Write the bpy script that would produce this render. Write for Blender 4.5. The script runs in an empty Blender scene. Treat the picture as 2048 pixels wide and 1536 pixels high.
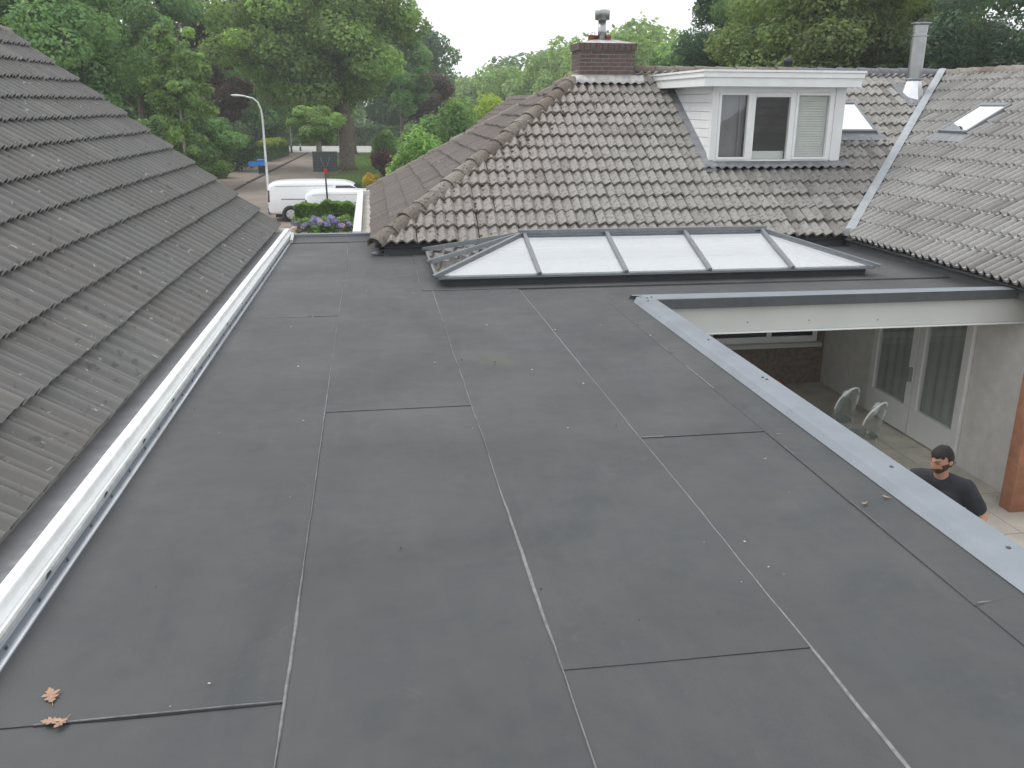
import bpy, bmesh, math, random
import numpy as np
from mathutils import Matrix, Vector, noise as mnoise

random.seed(7); rng = np.random.default_rng(7)
scn = bpy.context.scene
col = scn.collection
R = math.radians

# ------------------------------------------------------------------ camera
CAM = Vector((0.0, 0.0, 5.2))
PITCH, YAW, ROLL = R(17.5834), R(8.9097), R(0.25)
FPX = 1760.0                                   # focal length for a 2048 px wide frame
F0 = Vector((math.sin(YAW), math.cos(YAW), 0)); R0 = Vector((math.cos(YAW), -math.sin(YAW), 0)); Z = Vector((0, 0, 1))
FW = F0*math.cos(PITCH) - Z*math.sin(PITCH); UP = F0*math.sin(PITCH) + Z*math.cos(PITCH)
RC = R0*math.cos(ROLL) + UP*math.sin(ROLL); UC = UP*math.cos(ROLL) - R0*math.sin(ROLL)
cd = bpy.data.cameras.new('camera'); cam = bpy.data.objects.new('camera', cd); col.objects.link(cam)
cd.sensor_fit = 'HORIZONTAL'; cd.sensor_width = 36; cd.lens = FPX/2048*36; cd.clip_end = 3000; cd.clip_start = .05
m = Matrix.Identity(4)
for i, v in enumerate((RC, UC, -FW)):
    for k in range(3): m[k][i] = v[k]
m.translation = CAM
cam.matrix_world = m
scn.camera = cam

# ------------------------------------------------------------------ light: bright overcast
SUN_EL, SUN_AZ = R(52), R(-62)                 # azimuth from +Y towards +X
w = bpy.data.worlds.new('World'); scn.world = w; w.use_nodes = True
nt = w.node_tree; nt.nodes.clear()
sky = nt.nodes.new('ShaderNodeTexSky'); sky.sky_type = 'NISHITA'; sky.sun_disc = False
sky.sun_elevation = SUN_EL; sky.sun_rotation = SUN_AZ; sky.air_density = 1.0; sky.dust_density = 4.0; sky.ozone_density = 1.0
hs = nt.nodes.new('ShaderNodeHueSaturation'); hs.inputs['Saturation'].default_value = .15
mx = nt.nodes.new('ShaderNodeMix'); mx.data_type = 'RGBA'; mx.inputs[0].default_value = .8
mx.inputs[7].default_value = (10.6, 10.8, 11.1, 1)   # the cloud layer, even in every direction
bg = nt.nodes.new('ShaderNodeBackground'); bg.inputs[1].default_value = .1
wo = nt.nodes.new('ShaderNodeOutputWorld')
nt.links.new(sky.outputs[0], hs.inputs['Color']); nt.links.new(hs.outputs[0], mx.inputs[6])
nt.links.new(mx.outputs[2], bg.inputs[0]); nt.links.new(bg.outputs[0], wo.inputs[0])
sl = bpy.data.lights.new('sun', 'SUN'); sl.energy = 1.1; sl.angle = R(22); sl.color = (1, .97, .93)
so = bpy.data.objects.new('sun', sl); col.objects.link(so)
sd = Vector((math.sin(SUN_AZ)*math.cos(SUN_EL), math.cos(SUN_AZ)*math.cos(SUN_EL), math.sin(SUN_EL)))
so.rotation_euler = sd.to_track_quat('Z', 'Y').to_euler(); so.location = (0, 0, 40)
scn.view_settings.view_transform = 'Standard'; scn.view_settings.look = 'None'
scn.view_settings.exposure = 0.5; scn.view_settings.gamma = 1; scn.view_settings.use_curve_mapping = False
scn.cycles.max_bounces = 6; scn.cycles.transparent_max_bounces = 12; scn.cycles.use_denoising = True
scn.cycles.volume_bounces = 1

# ------------------------------------------------------------------ materials
M = {}
def newmat(name):
    m = bpy.data.materials.new(name); m.use_nodes = True; M[name] = m
    nt = m.node_tree; nt.nodes.clear()
    out = nt.nodes.new('ShaderNodeOutputMaterial')
    return m, nt, out
def L(nt, a, b): nt.links.new(a, b)
def N(nt, t, **kw):
    n = nt.nodes.new(t)
    for k, v in kw.items(): setattr(n, k, v)
    return n
def pos(nt): return N(nt, 'ShaderNodeNewGeometry').outputs['Position']
def noise(nt, scale, detail=4, rough=.6, vec=None, dist=0):
    n = N(nt, 'ShaderNodeTexNoise'); n.inputs['Scale'].default_value = scale; n.inputs['Detail'].default_value = detail
    n.inputs['Roughness'].default_value = rough; n.inputs['Distortion'].default_value = dist
    L(nt, vec if vec is not None else pos(nt), n.inputs['Vector']); return n.outputs['Fac']
def ramp(nt, fac, stops):
    r = N(nt, 'ShaderNodeValToRGB'); e = r.color_ramp.elements
    while len(e) < len(stops): e.new(.5)
    for el, (p, c) in zip(e, stops):
        el.position = p; el.color = (c, c, c, 1) if isinstance(c, (int, float)) else (*c, 1)
    L(nt, fac, r.inputs[0]); return r.outputs[0]
def mixc(nt, fac, a, b, mode='MIX'):
    n = N(nt, 'ShaderNodeMix', data_type='RGBA', blend_type=mode)
    for sock, v in ((n.inputs[0], fac), (n.inputs[6], a), (n.inputs[7], b)):
        if isinstance(v, (int, float)): sock.default_value = v
        elif isinstance(v, tuple): sock.default_value = (*v, 1)
        else: L(nt, v, sock)
    return n.outputs[2]
def math_(nt, op, a, b):
    n = N(nt, 'ShaderNodeMath', operation=op)
    for i, v in enumerate((a, b)):
        if isinstance(v, (int, float)): n.inputs[i].default_value = v
        else: L(nt, v, n.inputs[i])
    return n.outputs[0]
def bsdf(nt, out, colour, rough=.8, spec=.3, metal=0, bump=None, bstr=.3, bdist=.01):
    b = N(nt, 'ShaderNodeBsdfPrincipled')
    if isinstance(colour, tuple): b.inputs['Base Color'].default_value = (*colour, 1)
    else: L(nt, colour, b.inputs['Base Color'])
    if isinstance(rough, (int, float)): b.inputs['Roughness'].default_value = rough
    else: L(nt, rough, b.inputs['Roughness'])
    b.inputs['Specular IOR Level'].default_value = spec; b.inputs['Metallic'].default_value = metal
    if bump is not None:
        bn = N(nt, 'ShaderNodeBump'); bn.inputs['Strength'].default_value = bstr; bn.inputs['Distance'].default_value = bdist
        L(nt, bump, bn.inputs['Height']); L(nt, bn.outputs[0], b.inputs['Normal'])
    L(nt, b.outputs[0], out.inputs[0]); return b
def plain(name, c, rough=.7, spec=.3, metal=0, var=.12, scale=6, bstr=.15, bscale=60, bdist=.004):
    m, nt, out = newmat(name)
    n = noise(nt, scale, 5)
    lo = tuple(x*(1-var) for x in c); hi = tuple(min(1, x*(1+var)) for x in c)
    cc = mixc(nt, ramp(nt, n, [(.3, 0.), (.7, 1.)]), lo, hi)
    bsdf(nt, out, cc, rough, spec, metal, noise(nt, bscale, 3), bstr, bdist); return m

def tilemat(name, c1, c2, c3, red, dark, spot=.5, obj_var=.25, redx=None, spots=(26, .545, .635), fine=.5, bs=.5):
    m, nt, out = newmat(name)
    g = N(nt, 'ShaderNodeNewGeometry'); oi = N(nt, 'ShaderNodeObjectInfo')
    rnd = math_(nt, 'FRACT', math_(nt, 'ADD', g.outputs['Random Per Island'], math_(nt, 'MULTIPLY', oi.outputs['Random'], 7.31)), 0)
    c = ramp(nt, rnd, [(0, c1), (.45, c2), (.85, c2), (.93, c3), (1, c3)])
    big = noise(nt, .7, 4)
    c = mixc(nt, ramp(nt, big, [(.42, 0.), (.68, 1.)]), c, red)
    if redx:                                    # reddish, barer tiles towards the hip
        sx = N(nt, 'ShaderNodeSeparateXYZ'); L(nt, g.outputs['Position'], sx.inputs[0])
        mr = N(nt, 'ShaderNodeMapRange'); L(nt, math_(nt, 'ADD', math_(nt, 'ADD', sx.outputs[0], math_(nt, 'MULTIPLY', sx.outputs[1], -.92)), math_(nt, 'MULTIPLY', noise(nt, 2.5, 3), 1.2)), mr.inputs[0])
        mr.inputs[1].default_value = redx[0]; mr.inputs[2].default_value = redx[1]; mr.inputs[3].default_value = 1; mr.inputs[4].default_value = 0
        c = mixc(nt, math_(nt, 'MULTIPLY', mr.outputs[0], .75), c, (.305, .266, .246))
    c = mixc(nt, math_(nt, 'MULTIPLY', ramp(nt, noise(nt, 28, 6, .75), [(.3, 1.), (.7, 0.)]), fine), c, mixc(nt, .5, c, dark))
    # lichen and moss: dark irregular spots, a few pale crusts
    sp = noise(nt, spots[0], 4, .6, dist=.3)
    c = mixc(nt, math_(nt, 'MULTIPLY', ramp(nt, sp, [(spots[1], 0.), (spots[2], 1.)]), spot), c, dark)
    pl = noise(nt, 15, 4, .65, dist=.5)
    c = mixc(nt, math_(nt, 'MULTIPLY', ramp(nt, pl, [(.65, 0.), (.70, 1.)]), .7), c, (.46, .45, .41))
    bsdf(nt, out, c, .9, .25, 0, noise(nt, 55, 6, .7), bs, .006); return m

tilemat('tile_main', (.25, .246, .232), (.325, .32, .304), (.20, .19, .183), (.295, .285, .27), (.11, .098, .087), .72, spots=(21, .535, .61), redx=(-11.6, -7.6))
tilemat('tile_side', (.19, .17, .16), (.225, .205, .193), (.15, .135, .125), (.19, .17, .155), (.10, .09, .08), .35)
tilemat('tile_wing', (.335, .33, .32), (.40, .395, .385), (.255, .245, .235), (.295, .285, .275), (.18, .172, .163), .4)
tilemat('tile_left', (.158, .157, .155), (.174, .173, .170), (.205, .20, .19), (.165, .159, .151), (.075, .07, .066), .55, spots=(13, .60, .68), fine=.25, bs=.25)
tilemat('ridge_mossy', (.20, .18, .155), (.26, .24, .21), (.15, .125, .105), (.17, .14, .12), (.075, .06, .05), .95)
plain('moss', (.085, .07, .05), .95, .1, var=.5, scale=20)
plain('ridge_new', (.16, .165, .18), .8)
plain('felt_bead', (.175, .18, .185), .5, .5, var=.35, scale=30, bstr=.5)
plain('felt_lip', (.03, .031, .033), .7, .3)
def feltmat():
    m, nt, out = newmat('felt')
    oi = N(nt, 'ShaderNodeObjectInfo'); P_ = pos(nt)
    def stretched(sx, sy, scale, **k):
        mp = N(nt, 'ShaderNodeMapping'); mp.inputs['Scale'].default_value = (sx, sy, 1); L(nt, P_, mp.inputs[0]); return noise(nt, scale, vec=mp.outputs[0], **k)
    a = noise(nt, .75, 6, .62, dist=.8); f = noise(nt, 300, 2, .5)
    c = mixc(nt, ramp(nt, a, [(.34, 0.), (.66, 1.)]), (.034, .039, .045), (.060, .063, .066))
    b = noise(nt, 2.6, 6, .68, dist=.6)
    c = mixc(nt, math_(nt, 'MULTIPLY', ramp(nt, b, [(.42, 0.), (.72, 1.)]), .55), c, (.074, .073, .069))          # dust left by puddles
    c = mixc(nt, math_(nt, 'MULTIPLY', ramp(nt, stretched(1.0, .12, 9, detail=5), [(.5, 0.), (.75, 1.)]), .3), c, (.080, .080, .078))   # run-off streaks
    c = mixc(nt, math_(nt, 'MULTIPLY', ramp(nt, noise(nt, 6.5, 7, .75, dist=1.2), [(.60, 0.), (.70, 1.)]), .3), c, (.11, .106, .098))    # scuffs
    c = mixc(nt, math_(nt, 'MULTIPLY', oi.outputs['Random'], .25), c, (.068, .070, .073))
    c = mixc(nt, math_(nt, 'MULTIPLY', ramp(nt, f, [(.35, 0.), (.7, 1.)]), .25), c, (.11, .11, .11))
    sb = N(nt, 'ShaderNodeVectorMath', operation='DISTANCE'); L(nt, P_, sb.inputs[0]); sb.inputs[1].default_value = (.92, 6.9, 3.2)
    d = math_(nt, 'ADD', sb.outputs['Value'], math_(nt, 'MULTIPLY', noise(nt, 4, 4), .5))
    c = mixc(nt, math_(nt, 'MULTIPLY', ramp(nt, d, [(.28, 1.), (.55, 0.)]), .4), c, (.125, .115, .08))             # one dried yellowish puddle
    rg = ramp(nt, noise(nt, 1.3, 6, .65), [(.3, .48), (.7, .74)])
    hgt = math_(nt, 'ADD', math_(nt, 'MULTIPLY', f, .22), math_(nt, 'ADD', math_(nt, 'MULTIPLY', noise(nt, 2.2, 3), 5), math_(nt, 'MULTIPLY', stretched(.25, 1, 5, detail=3), 2.2)))
    bsdf(nt, out, c, rg, .4, 0, hgt, .3, .004)
feltmat()
plain('white_paint', (.78, .79, .79), .45, .4, var=.05)
plain('white_board', (.74, .755, .755), .5, .35, var=.05, scale=3)
plain('upvc', (.80, .81, .81), .3, .5, var=.03)
plain('coping_white', (.84, .85, .84), .4, .4, var=.12, scale=7)
plain('track_grey', (.50, .52, .50), .5, .4, var=.25, scale=14)
plain('alu', (.215, .24, .27), .5, .45, .25, var=.12, scale=3)
plain('alu_bar', (.19, .205, .22), .45, .5, .3)
plain('gutter_grey', (.30, .30, .31), .8)
plain('alu_dark', (.19, .205, .22), .5, .5, .2, var=.1)
plain('alu_bright', (.8, .82, .86), .25, .5, .6)
plain('screw', (.08, .085, .09), .5, .5, .3)
plain('anthracite', (.085, .092, .10), .5, .4, .1)
plain('kerb_dark', (.05, .053, .058), .6, .35)
plain('fascia', (.55, .57, .555), .55, .3, var=.04, scale=2)
plain('underlay_shade', (.045, .045, .047), .8)  # roof deck and wing soffit; dark colour puts in the eave shade
plain('soffit', (.3, .29, .27), .8)
plain('soffit_white', (.75, .75, .73), .7)
plain('net', (.42, .43, .43), .8, var=.06)
plain('steel', (.36, .365, .37), .34, .5, 1.0, var=.1, scale=5)
plain('steel_dull', (.34, .345, .35), .5, .5, .6, var=.2, scale=8)
plain('lead', (.21, .22, .235), .6, .4, .15, var=.25, scale=7, bstr=.5, bscale=20)
plain('lead_white', (.45, .45, .44), .7, .3, 0, var=.35, scale=9, bstr=.5, bscale=25)
plain('valley_zinc', (.33, .355, .375), .6, .4, .15, var=.15, scale=5)
plain('terracotta', (.28, .09, .06), .8)
plain('mortar', (.42, .38, .36), .95)
plain('black_plastic', (.03, .032, .036), .5, .4)
plain('rubber', (.02, .02, .021), .8, .2)
plain('vent_dark', (.045, .05, .06), .6)
plain('brick_wall', (.22, .18, .15), .9, var=.3, scale=14)
plain('brick_light', (.33, .30, .27), .9, var=.15, scale=9)
plain('wing_render', (.70, .69, .67), .9, var=.08)
plain('terrace', (.48, .45, .40), .9, var=.2, scale=2.5)
plain('room_dark', (.12, .115, .11), .9)
plain('blind', (.70, .72, .69), .6, var=.04)
plain('curtain_grey', (.20, .20, .21), .8, var=.1)
plain('road', (.225, .19, .165), .9, var=.16, scale=.6)
plain('pavement', (.25, .205, .175), .9, var=.15, scale=.7)
plain('kerb', (.30, .28, .26), .9)
plain('far_road', (.42, .41, .40), .9, var=.08)
plain('kerb_line', (.09, .08, .075), .9)
plain('van_white', (.82, .835, .85), .22, .5, var=.02)
plain('van_glass', (.03, .035, .04), .08, .6)
plain('van_trim', (.05, .05, .055), .6)
plain('tail_light', (.07, .02, .02), .25, .5)
plain('wheel_rim', (.55, .56, .57), .4, .5, .4)
plain('sign_blue', (.03, .17, .50), .45, .4)
plain('lamp_metal', (.56, .58, .57), .45, .5, .4, var=.1)
plain('wood_post', (.34, .165, .105), .7, var=.2, scale=7)
plain('orange_red', (.42, .12, .06), .6)
plain('red_plastic', (.55, .03, .04), .4)
plain('bark', (.15, .125, .10), .95, var=.35, scale=4, bstr=.8, bscale=10, bdist=.06)
plain('bark_pale', (.30, .28, .24), .9, var=.2, scale=4)
plain('skin', (.42, .235, .165), .6)
plain('beard', (.06, .042, .034), .8, .2, var=.5, scale=300)
plain('hair', (.018, .016, .015), .7, .3)
plain('shirt', (.03, .033, .038), .9, var=.2, scale=8)
plain('jeans', (.05, .055, .07), .9)
plain('print_white', (.7, .7, .7), .8)
plain('dead_leaf', (.36, .235, .17), .8, var=.3, scale=30)
plain('grit', (.62, .60, .56), .8)
plain('dark_grit', (.03, .03, .03), .9)

def groundmat(name, a, b, sc):
    m, nt, out = newmat(name)
    c = mixc(nt, ramp(nt, noise(nt, sc, 6, .7), [(.35, 0.), (.65, 1.)]), a, b)
    c = mixc(nt, math_(nt, 'MULTIPLY', ramp(nt, noise(nt, sc*9, 4), [(.3, 0.), (.7, 1.)]), .4), c, tuple(x*.6 for x in a))
    bsdf(nt, out, c, .95, .15, 0, noise(nt, 14, 4), .6, .05)
groundmat('grass', (.055, .10, .03), (.095, .14, .05), .25)
groundmat('verge', (.07, .115, .035), (.17, .155, .09), .18)

def glassmat(name, tint, refl, rough=.02):
    m, nt, out = newmat(name)
    gl = N(nt, 'ShaderNodeBsdfGlossy'); gl.inputs['Roughness'].default_value = rough; gl.inputs['Color'].default_value = (.97, .98, 1, 1)
    tr = N(nt, 'ShaderNodeBsdfTransparent'); tr.inputs['Color'].default_value = (*tint, 1)
    lw = N(nt, 'ShaderNodeLayerWeight'); lw.inputs['Blend'].default_value = .5; pw = math_(nt, 'MULTIPLY', math_(nt, 'POWER', lw.outputs['Facing'], 4.5), .8)
    wv = noise(nt, .9, 2); bn = N(nt, 'ShaderNodeBump'); bn.inputs['Strength'].default_value = .03; bn.inputs['Distance'].default_value = .05
    L(nt, wv, bn.inputs['Height']); L(nt, bn.outputs[0], gl.inputs['Normal'])
    ad = N(nt, 'ShaderNodeMath', operation='ADD', use_clamp=True); L(nt, pw, ad.inputs[0]); ad.inputs[1].default_value = refl
    ms = N(nt, 'ShaderNodeMixShader'); L(nt, ad.outputs[0], ms.inputs[0]); L(nt, tr.outputs[0], ms.inputs[1]); L(nt, gl.outputs[0], ms.inputs[2])
    L(nt, ms.outputs[0], out.inputs[0])
glassmat('glass_solar', (.92, .95, .94), .40)
glassmat('glass', (.95, .96, .955), .05)
glassmat('glass_roof', (.85, .88, .88), .8)
glassmat('glass_acrylic', (.86, .9, .9), .12)

def leafmat(name, base, trans=.45):
    m, nt, out = newmat(name)
    at = N(nt, 'ShaderNodeAttribute', attribute_name='Col')
    c = mixc(nt, 1.0, base, at.outputs['Color'], 'MULTIPLY')
    d = N(nt, 'ShaderNodeBsdfPrincipled'); d.inputs['Roughness'].default_value = .55; d.inputs['Specular IOR Level'].default_value = .25
    t = N(nt, 'ShaderNodeBsdfTranslucent')
    L(nt, c, d.inputs['Base Color'])
    L(nt, mixc(nt, 1.0, c, (1.5, 1.5, .7), 'MULTIPLY'), t.inputs['Color'])
    ms = N(nt, 'ShaderNodeMixShader'); ms.inputs[0].default_value = trans
    L(nt, d.outputs[0], ms.inputs[1]); L(nt, t.outputs[0], ms.inputs[2]); L(nt, ms.outputs[0], out.inputs[0])
for n_, c_ in dict(leaf_young=(0.21, 0.32, 0.12), leaf_lime=(0.225, 0.335, 0.115), leaf_mid=(0.175, 0.3, 0.13), leaf_dark=(0.115, 0.195, 0.105), leaf_copper=(0.125, 0.085, 0.09),
                   leaf_fir=(0.075, 0.14, 0.1), leaf_olive=(0.155, 0.205, 0.085), leaf_blue=(0.11, 0.175, 0.13), leaf_bright=(0.19, 0.32, 0.11), leaf_laurel=(0.2, 0.33, 0.11),
                   leaf_purple=(0.12, 0.05, 0.055), leaf_yellow=(0.44, 0.34, 0.05), leaf_goldgreen=(0.3, 0.38, 0.08), leaf_hedge=(0.15, 0.27, 0.06), leaf_far=(0.21, 0.31, 0.13),
                   petal_blue=(.34, .31, .68), petal_pale=(.6, .5, .62)).items(): leafmat(n_, c_)

# ------------------------------------------------------------------ mesh helpers
class MB:
    def __init__(s): s.v = []; s.f = []
    def add(s, vs, fs):
        o = len(s.v); s.v += [tuple(p) for p in vs]; s.f += [tuple(i+o for i in f) for f in fs]; return s
    def box(s, x0, y0, z0, x1, y1, z1):
        return s.add([(x0,y0,z0),(x1,y0,z0),(x1,y1,z0),(x0,y1,z0),(x0,y0,z1),(x1,y0,z1),(x1,y1,z1),(x0,y1,z1)],
                     [(0,3,2,1),(4,5,6,7),(0,1,5,4),(1,2,6,5),(2,3,7,6),(3,0,4,7)])
    def hexa(s, p): # 8 points, bottom 4 then top 4
        return s.add(p, [(0,3,2,1),(4,5,6,7),(0,1,5,4),(1,2,6,5),(2,3,7,6),(3,0,4,7)])
    def bar(s, a, b, w, h, up=(0,0,1), off=0.0):
        a, b, up = Vector(a), Vector(b), Vector(up); d = (b-a).normalized(); r = d.cross(up).normalized(); u = r.cross(d).normalized()
        q = [(-w/2, off-h/2), (w/2, off-h/2), (w/2, off+h/2), (-w/2, off+h/2)]
        vs = [p + r*x + u*y for p in (a, b) for x, y in q]
        return s.add(vs, [(0,1,2,3),(7,6,5,4),(0,4,5,1),(1,5,6,2),(2,6,7,3),(3,7,4,0)])
    def tube(s, pts, rad, n=8, cap=True):
        pts = [Vector(p) for p in pts]; rings = []
        ref = Vector((.13, .31, 1)).normalized()
        for i, p in enumerate(pts):
            d = (pts[min(i+1, len(pts)-1)] - pts[max(i-1, 0)]).normalized()
            a = d.cross(ref if abs(d.dot(ref)) < .95 else Vector((1, 0, 0))).normalized(); b = d.cross(a)
            r = rad[i] if isinstance(rad, (list, tuple)) else rad
            rings.append([p + (a*math.cos(2*math.pi*k/n) + b*math.sin(2*math.pi*k/n))*r for k in range(n)])
        o = []; fs = []
        for i, rg in enumerate(rings):
            o += rg
            if i: fs += [((i-1)*n+k, (i-1)*n+(k+1) % n, i*n+(k+1) % n, i*n+k) for k in range(n)]
        if cap: fs += [tuple(range(n))[::-1], tuple((len(rings)-1)*n+k for k in range(n))]
        return s.add(o, fs)
    def lathe(s, c, prof, n=20, axis='z'):
        o = []; fs = []
        for i, (r, h) in enumerate(prof):
            for k in range(n):
                a = 2*math.pi*k/n; p = (r*math.cos(a), r*math.sin(a), h)
                if axis == 'y': p = (p[0], p[2], p[1])
                if axis == 'x': p = (p[2], p[0], p[1])
                o.append((c[0]+p[0], c[1]+p[1], c[2]+p[2]))
            if i: fs += [((i-1)*n+k, (i-1)*n+(k+1) % n, i*n+(k+1) % n, i*n+k) for k in range(n)]
        if prof[0][0] > 1e-6: fs.append(tuple(range(n))[::-1])
        if prof[-1][0] > 1e-6: fs.append(tuple((len(prof)-1)*n+k for k in range(n)))
        return s.add(o, fs)
    def prism(s, poly, a, b, f): # poly of 2D, extruded between a and b, f(u,v,t)->xyz
        n = len(poly)
        return s.add([f(u, v, a) for u, v in poly] + [f(u, v, b) for u, v in poly],
                     [tuple(range(n))[::-1], tuple(range(n, 2*n))] + [(i, (i+1) % n, n+(i+1) % n, n+i) for i in range(n)])
    def build(s, name, mat, parent=None, smooth=False, bevel=0):
        me = bpy.data.meshes.new(name); me.from_pydata([tuple(p) for p in s.v], [], s.f)
        bm = bmesh.new(); bm.from_mesh(me); bmesh.ops.recalc_face_normals(bm, faces=bm.faces); bm.to_mesh(me); bm.free()
        me.materials.append(M[mat])
        if smooth: me.shade_smooth()
        o = bpy.data.objects.new(name, me); col.objects.link(o)
        if parent: o.parent = parent
        if bevel:
            b = o.modifiers.new('bevel', 'BEVEL'); b.width = bevel; b.segments = 2; b.limit_method = 'ANGLE'; b.angle_limit = R(40)
        return o
def tag(o, label=None, cat=None, group=None, kind=None):
    for k, v in (('label', label), ('category', cat), ('group', group), ('kind', kind)):
        if v: o[k] = v
    return o
def empty(name, loc=(0, 0, 0), rz=0, label=None, cat=None, group=None):
    o = bpy.data.objects.new(name, None); col.objects.link(o); o.location = loc; o.rotation_euler.z = rz; o.empty_display_size = .1
    return tag(o, label, cat, group)
def fastmesh(name, verts, faces_flat, per, mat, colors=None, parent=None, smooth=False):
    me = bpy.data.meshes.new(name); nv = len(verts); nf = len(faces_flat)//per
    me.vertices.add(nv); me.vertices.foreach_set('co', np.asarray(verts, np.float32).ravel())
    me.loops.add(nf*per); me.loops.foreach_set('vertex_index', np.asarray(faces_flat, np.int32))
    me.polygons.add(nf); me.polygons.foreach_set('loop_start', np.arange(nf, dtype=np.int32)*per)
    me.update(calc_edges=True)
    if colors is not None:
        a = me.color_attributes.new('Col', 'FLOAT_COLOR', 'POINT')
        c = np.ones((nv, 4), np.float32); c[:, :3] = colors; a.data.foreach_set('color', c.ravel())
    me.materials.append(M[mat])
    if smooth: me.shade_smooth()
    o = bpy.data.objects.new(name, me); col.objects.link(o)
    if parent: o.parent = parent
    return o
def wob(x, s=1.0, seed=0.): return mnoise.noise(Vector((x*s, seed, 3.7)))

# ------------------------------------------------------------------ ground, road
RZ = 3.2
def sheet(name, pts, z, mat, kind='structure'):
    o = MB().add([(x, y, z) for x, y in pts], [tuple(range(len(pts)))]).build(name, mat); o['kind'] = kind; return o
sheet('ground', [(-900, -300), (900, -300), (900, 1800), (-900, 1800)], 0, 'grass')
sheet('road', [(-8.7, 30), (-3.4, 30), (-3.6, 66), (-4.4, 104), (-6.8, 104), (-7.6, 87), (-8.5, 60)], .012, 'road')
sheet('pavement', [(-30, 30), (-8.8, 30), (-8.6, 60), (-7.7, 87), (-6.9, 104), (-9.2, 104), (-10.4, 88), (-12.2, 70), (-13.5, 55), (-30, 44)], .008, 'pavement')
sheet('driveway', [(-9, 36.5), (6, 36.5), (6, 47), (-3.5, 47), (-9, 47)], .016, 'pavement')
sheet('cross_road', [(-60, 104.5), (60, 104.5), (60, 121), (-60, 121)], .02, 'far_road')
sheet('footpath', [(-3.2, 69), (6, 69), (6, 72.5), (-3.3, 72.5)], .01, 'verge')
kb = MB()
for (x0, y0, x1, y1) in [(-8.75, 44, -8.45, 62.5), (-8.42, 63.5, -7.6, 87), (-7.55, 87.6, -6.95, 103.5)]:
    kb.bar((x0, y0, .05), (x1, y1, .05), .16, .1)
kb.build('kerb', 'kerb_line')['kind'] = 'structure'

# ------------------------------------------------------------------ roof tiling
def tile_mesh(name, wd, ln, prof, lift, thick, mat):
    vs = []; fs = []; n = len(prof)
    for u, h in prof: vs += [(u*wd, 0, h+lift), (u*wd, ln, h), (u*wd, .004, h+lift-thick)]
    for i in range(n-1):
        a, b = 3*i, 3*i+3
        fs += [(a, b, b+1, a+1), (a+2, b+2, b, a)]
    e = 3*(n-1); k = len(vs); vs += [(prof[-1][0]*wd+.001, 0, lift-.03), (prof[-1][0]*wd+.001, ln, -.03)]; fs += [(e, k, k+1, e+1), (0, 1, 2)]
    me = bpy.data.meshes.new(name); me.from_pydata(vs, [], fs); me.materials.append(M[mat]); me.shade_smooth()
    try: me.set_sharp_from_angle(angle=R(38))
    except Exception: pass
    return me
def wave2(amp, k=2, skew=.62, n=10):
    pr = []
    for i in range(n+1):
        t = i/n; p = (t*k) % 1.0 if i < n else 1.0
        x = p/skew if p < skew else 1-(p-skew)/(1-skew)
        pr.append((t*.985, amp*(.5-.5*math.cos(math.pi*x)) + .008*t))
    return pr
class Slope:
    """grid of tiles on an inclined rectangle frame, clipped to a convex outline given in (u, v)"""
    def __init__(s, O, e, up, me, wd, gauge, ln, poly, holes=(), matname=None, stuff=False, jit=1.0):
        s.O, s.e, s.s = Vector(O), Vector(e).normalized(), Vector(up).normalized(); s.n = s.e.cross(s.s)
        s.items = []; s.me = me; s.stuff = stuff
        us = [p[0] for p in poly]; vs = [p[1] for p in poly]
        ed = []
        for i in range(len(poly)):
            a, b = Vector(poly[i]), Vector(poly[(i+1) % len(poly)]); d = (b-a).normalized(); ed.append((a, Vector((-d.y, d.x))))
        i0, i1 = int(math.floor(min(us)/wd)), int(math.ceil(max(us)/wd)); j1 = int(math.ceil(max(vs)/gauge))
        def inside(u, v): return all((Vector((u, v))-a).dot(nn) >= -1e-4 for a, nn in ed)
        for j in range(j1):
            for i in range(i0, i1):
                u, v = i*wd, j*gauge
                if any(h[0] < u+wd*.15 and u+wd*.85 < h[1] and h[2] < v+gauge*.3 and v+gauge*.7 < h[3] for h in holes): continue
                cs = [inside(u+a*wd, v+b*ln) for a in (0, 1) for b in (0.02, .95)]
                if not any(cs) and not inside(u+wd/2, v+ln/2): continue
                me2 = me
                if not all(cs):
                    bm = bmesh.new(); bm.from_mesh(me)
                    for a, nn in ed:
                        if j == 0 and abs(nn.x) < 1e-6 and nn.y > 0: continue
                        bmesh.ops.bisect_plane(bm, geom=bm.verts[:]+bm.edges[:]+bm.faces[:], plane_co=(a.x-u, a.y-v, 0), plane_no=(-nn.x, -nn.y, 0), clear_outer=True)
                    if len(bm.faces) < 3: bm.free(); continue
                    me2 = bpy.data.meshes.new(me.name); bm.to_mesh(me2); bm.free(); me2.materials.append(me.materials[0])
                ru, rv, rn = random.gauss(0, .004)*jit, random.gauss(0, .008)*jit, random.gauss(0, .004)*jit
                mt = Matrix.Identity(4); a = random.gauss(0, .011)*jit
                e2 = s.e*math.cos(a)+s.s*math.sin(a); s2 = s.s*math.cos(a)-s.e*math.sin(a)
                for k, ax in enumerate((e2, s2, s.n)):
                    for r_ in range(3): mt[r_][k] = ax[r_]
                mt.translation = s.O + s.e*(u+ru) + s.s*(v+rv) + s.n*rn
                c = s.O + s.e*(u+wd/2) + s.s*(v+gauge/2)
                s.items.append((s.score(c, s.n), mt, me2))
    @staticmethod
    def score(c, n):
        d = c-CAM; z = d.dot(FW)
        if z < .5: return 0
        x, y = d.dot(RC)/z*FPX, d.dot(UC)/z*FPX
        if abs(x) > 1060 or abs(y) > 800: return 0
        return max(0, -d.normalized().dot(n))/d.length_squared
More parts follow.
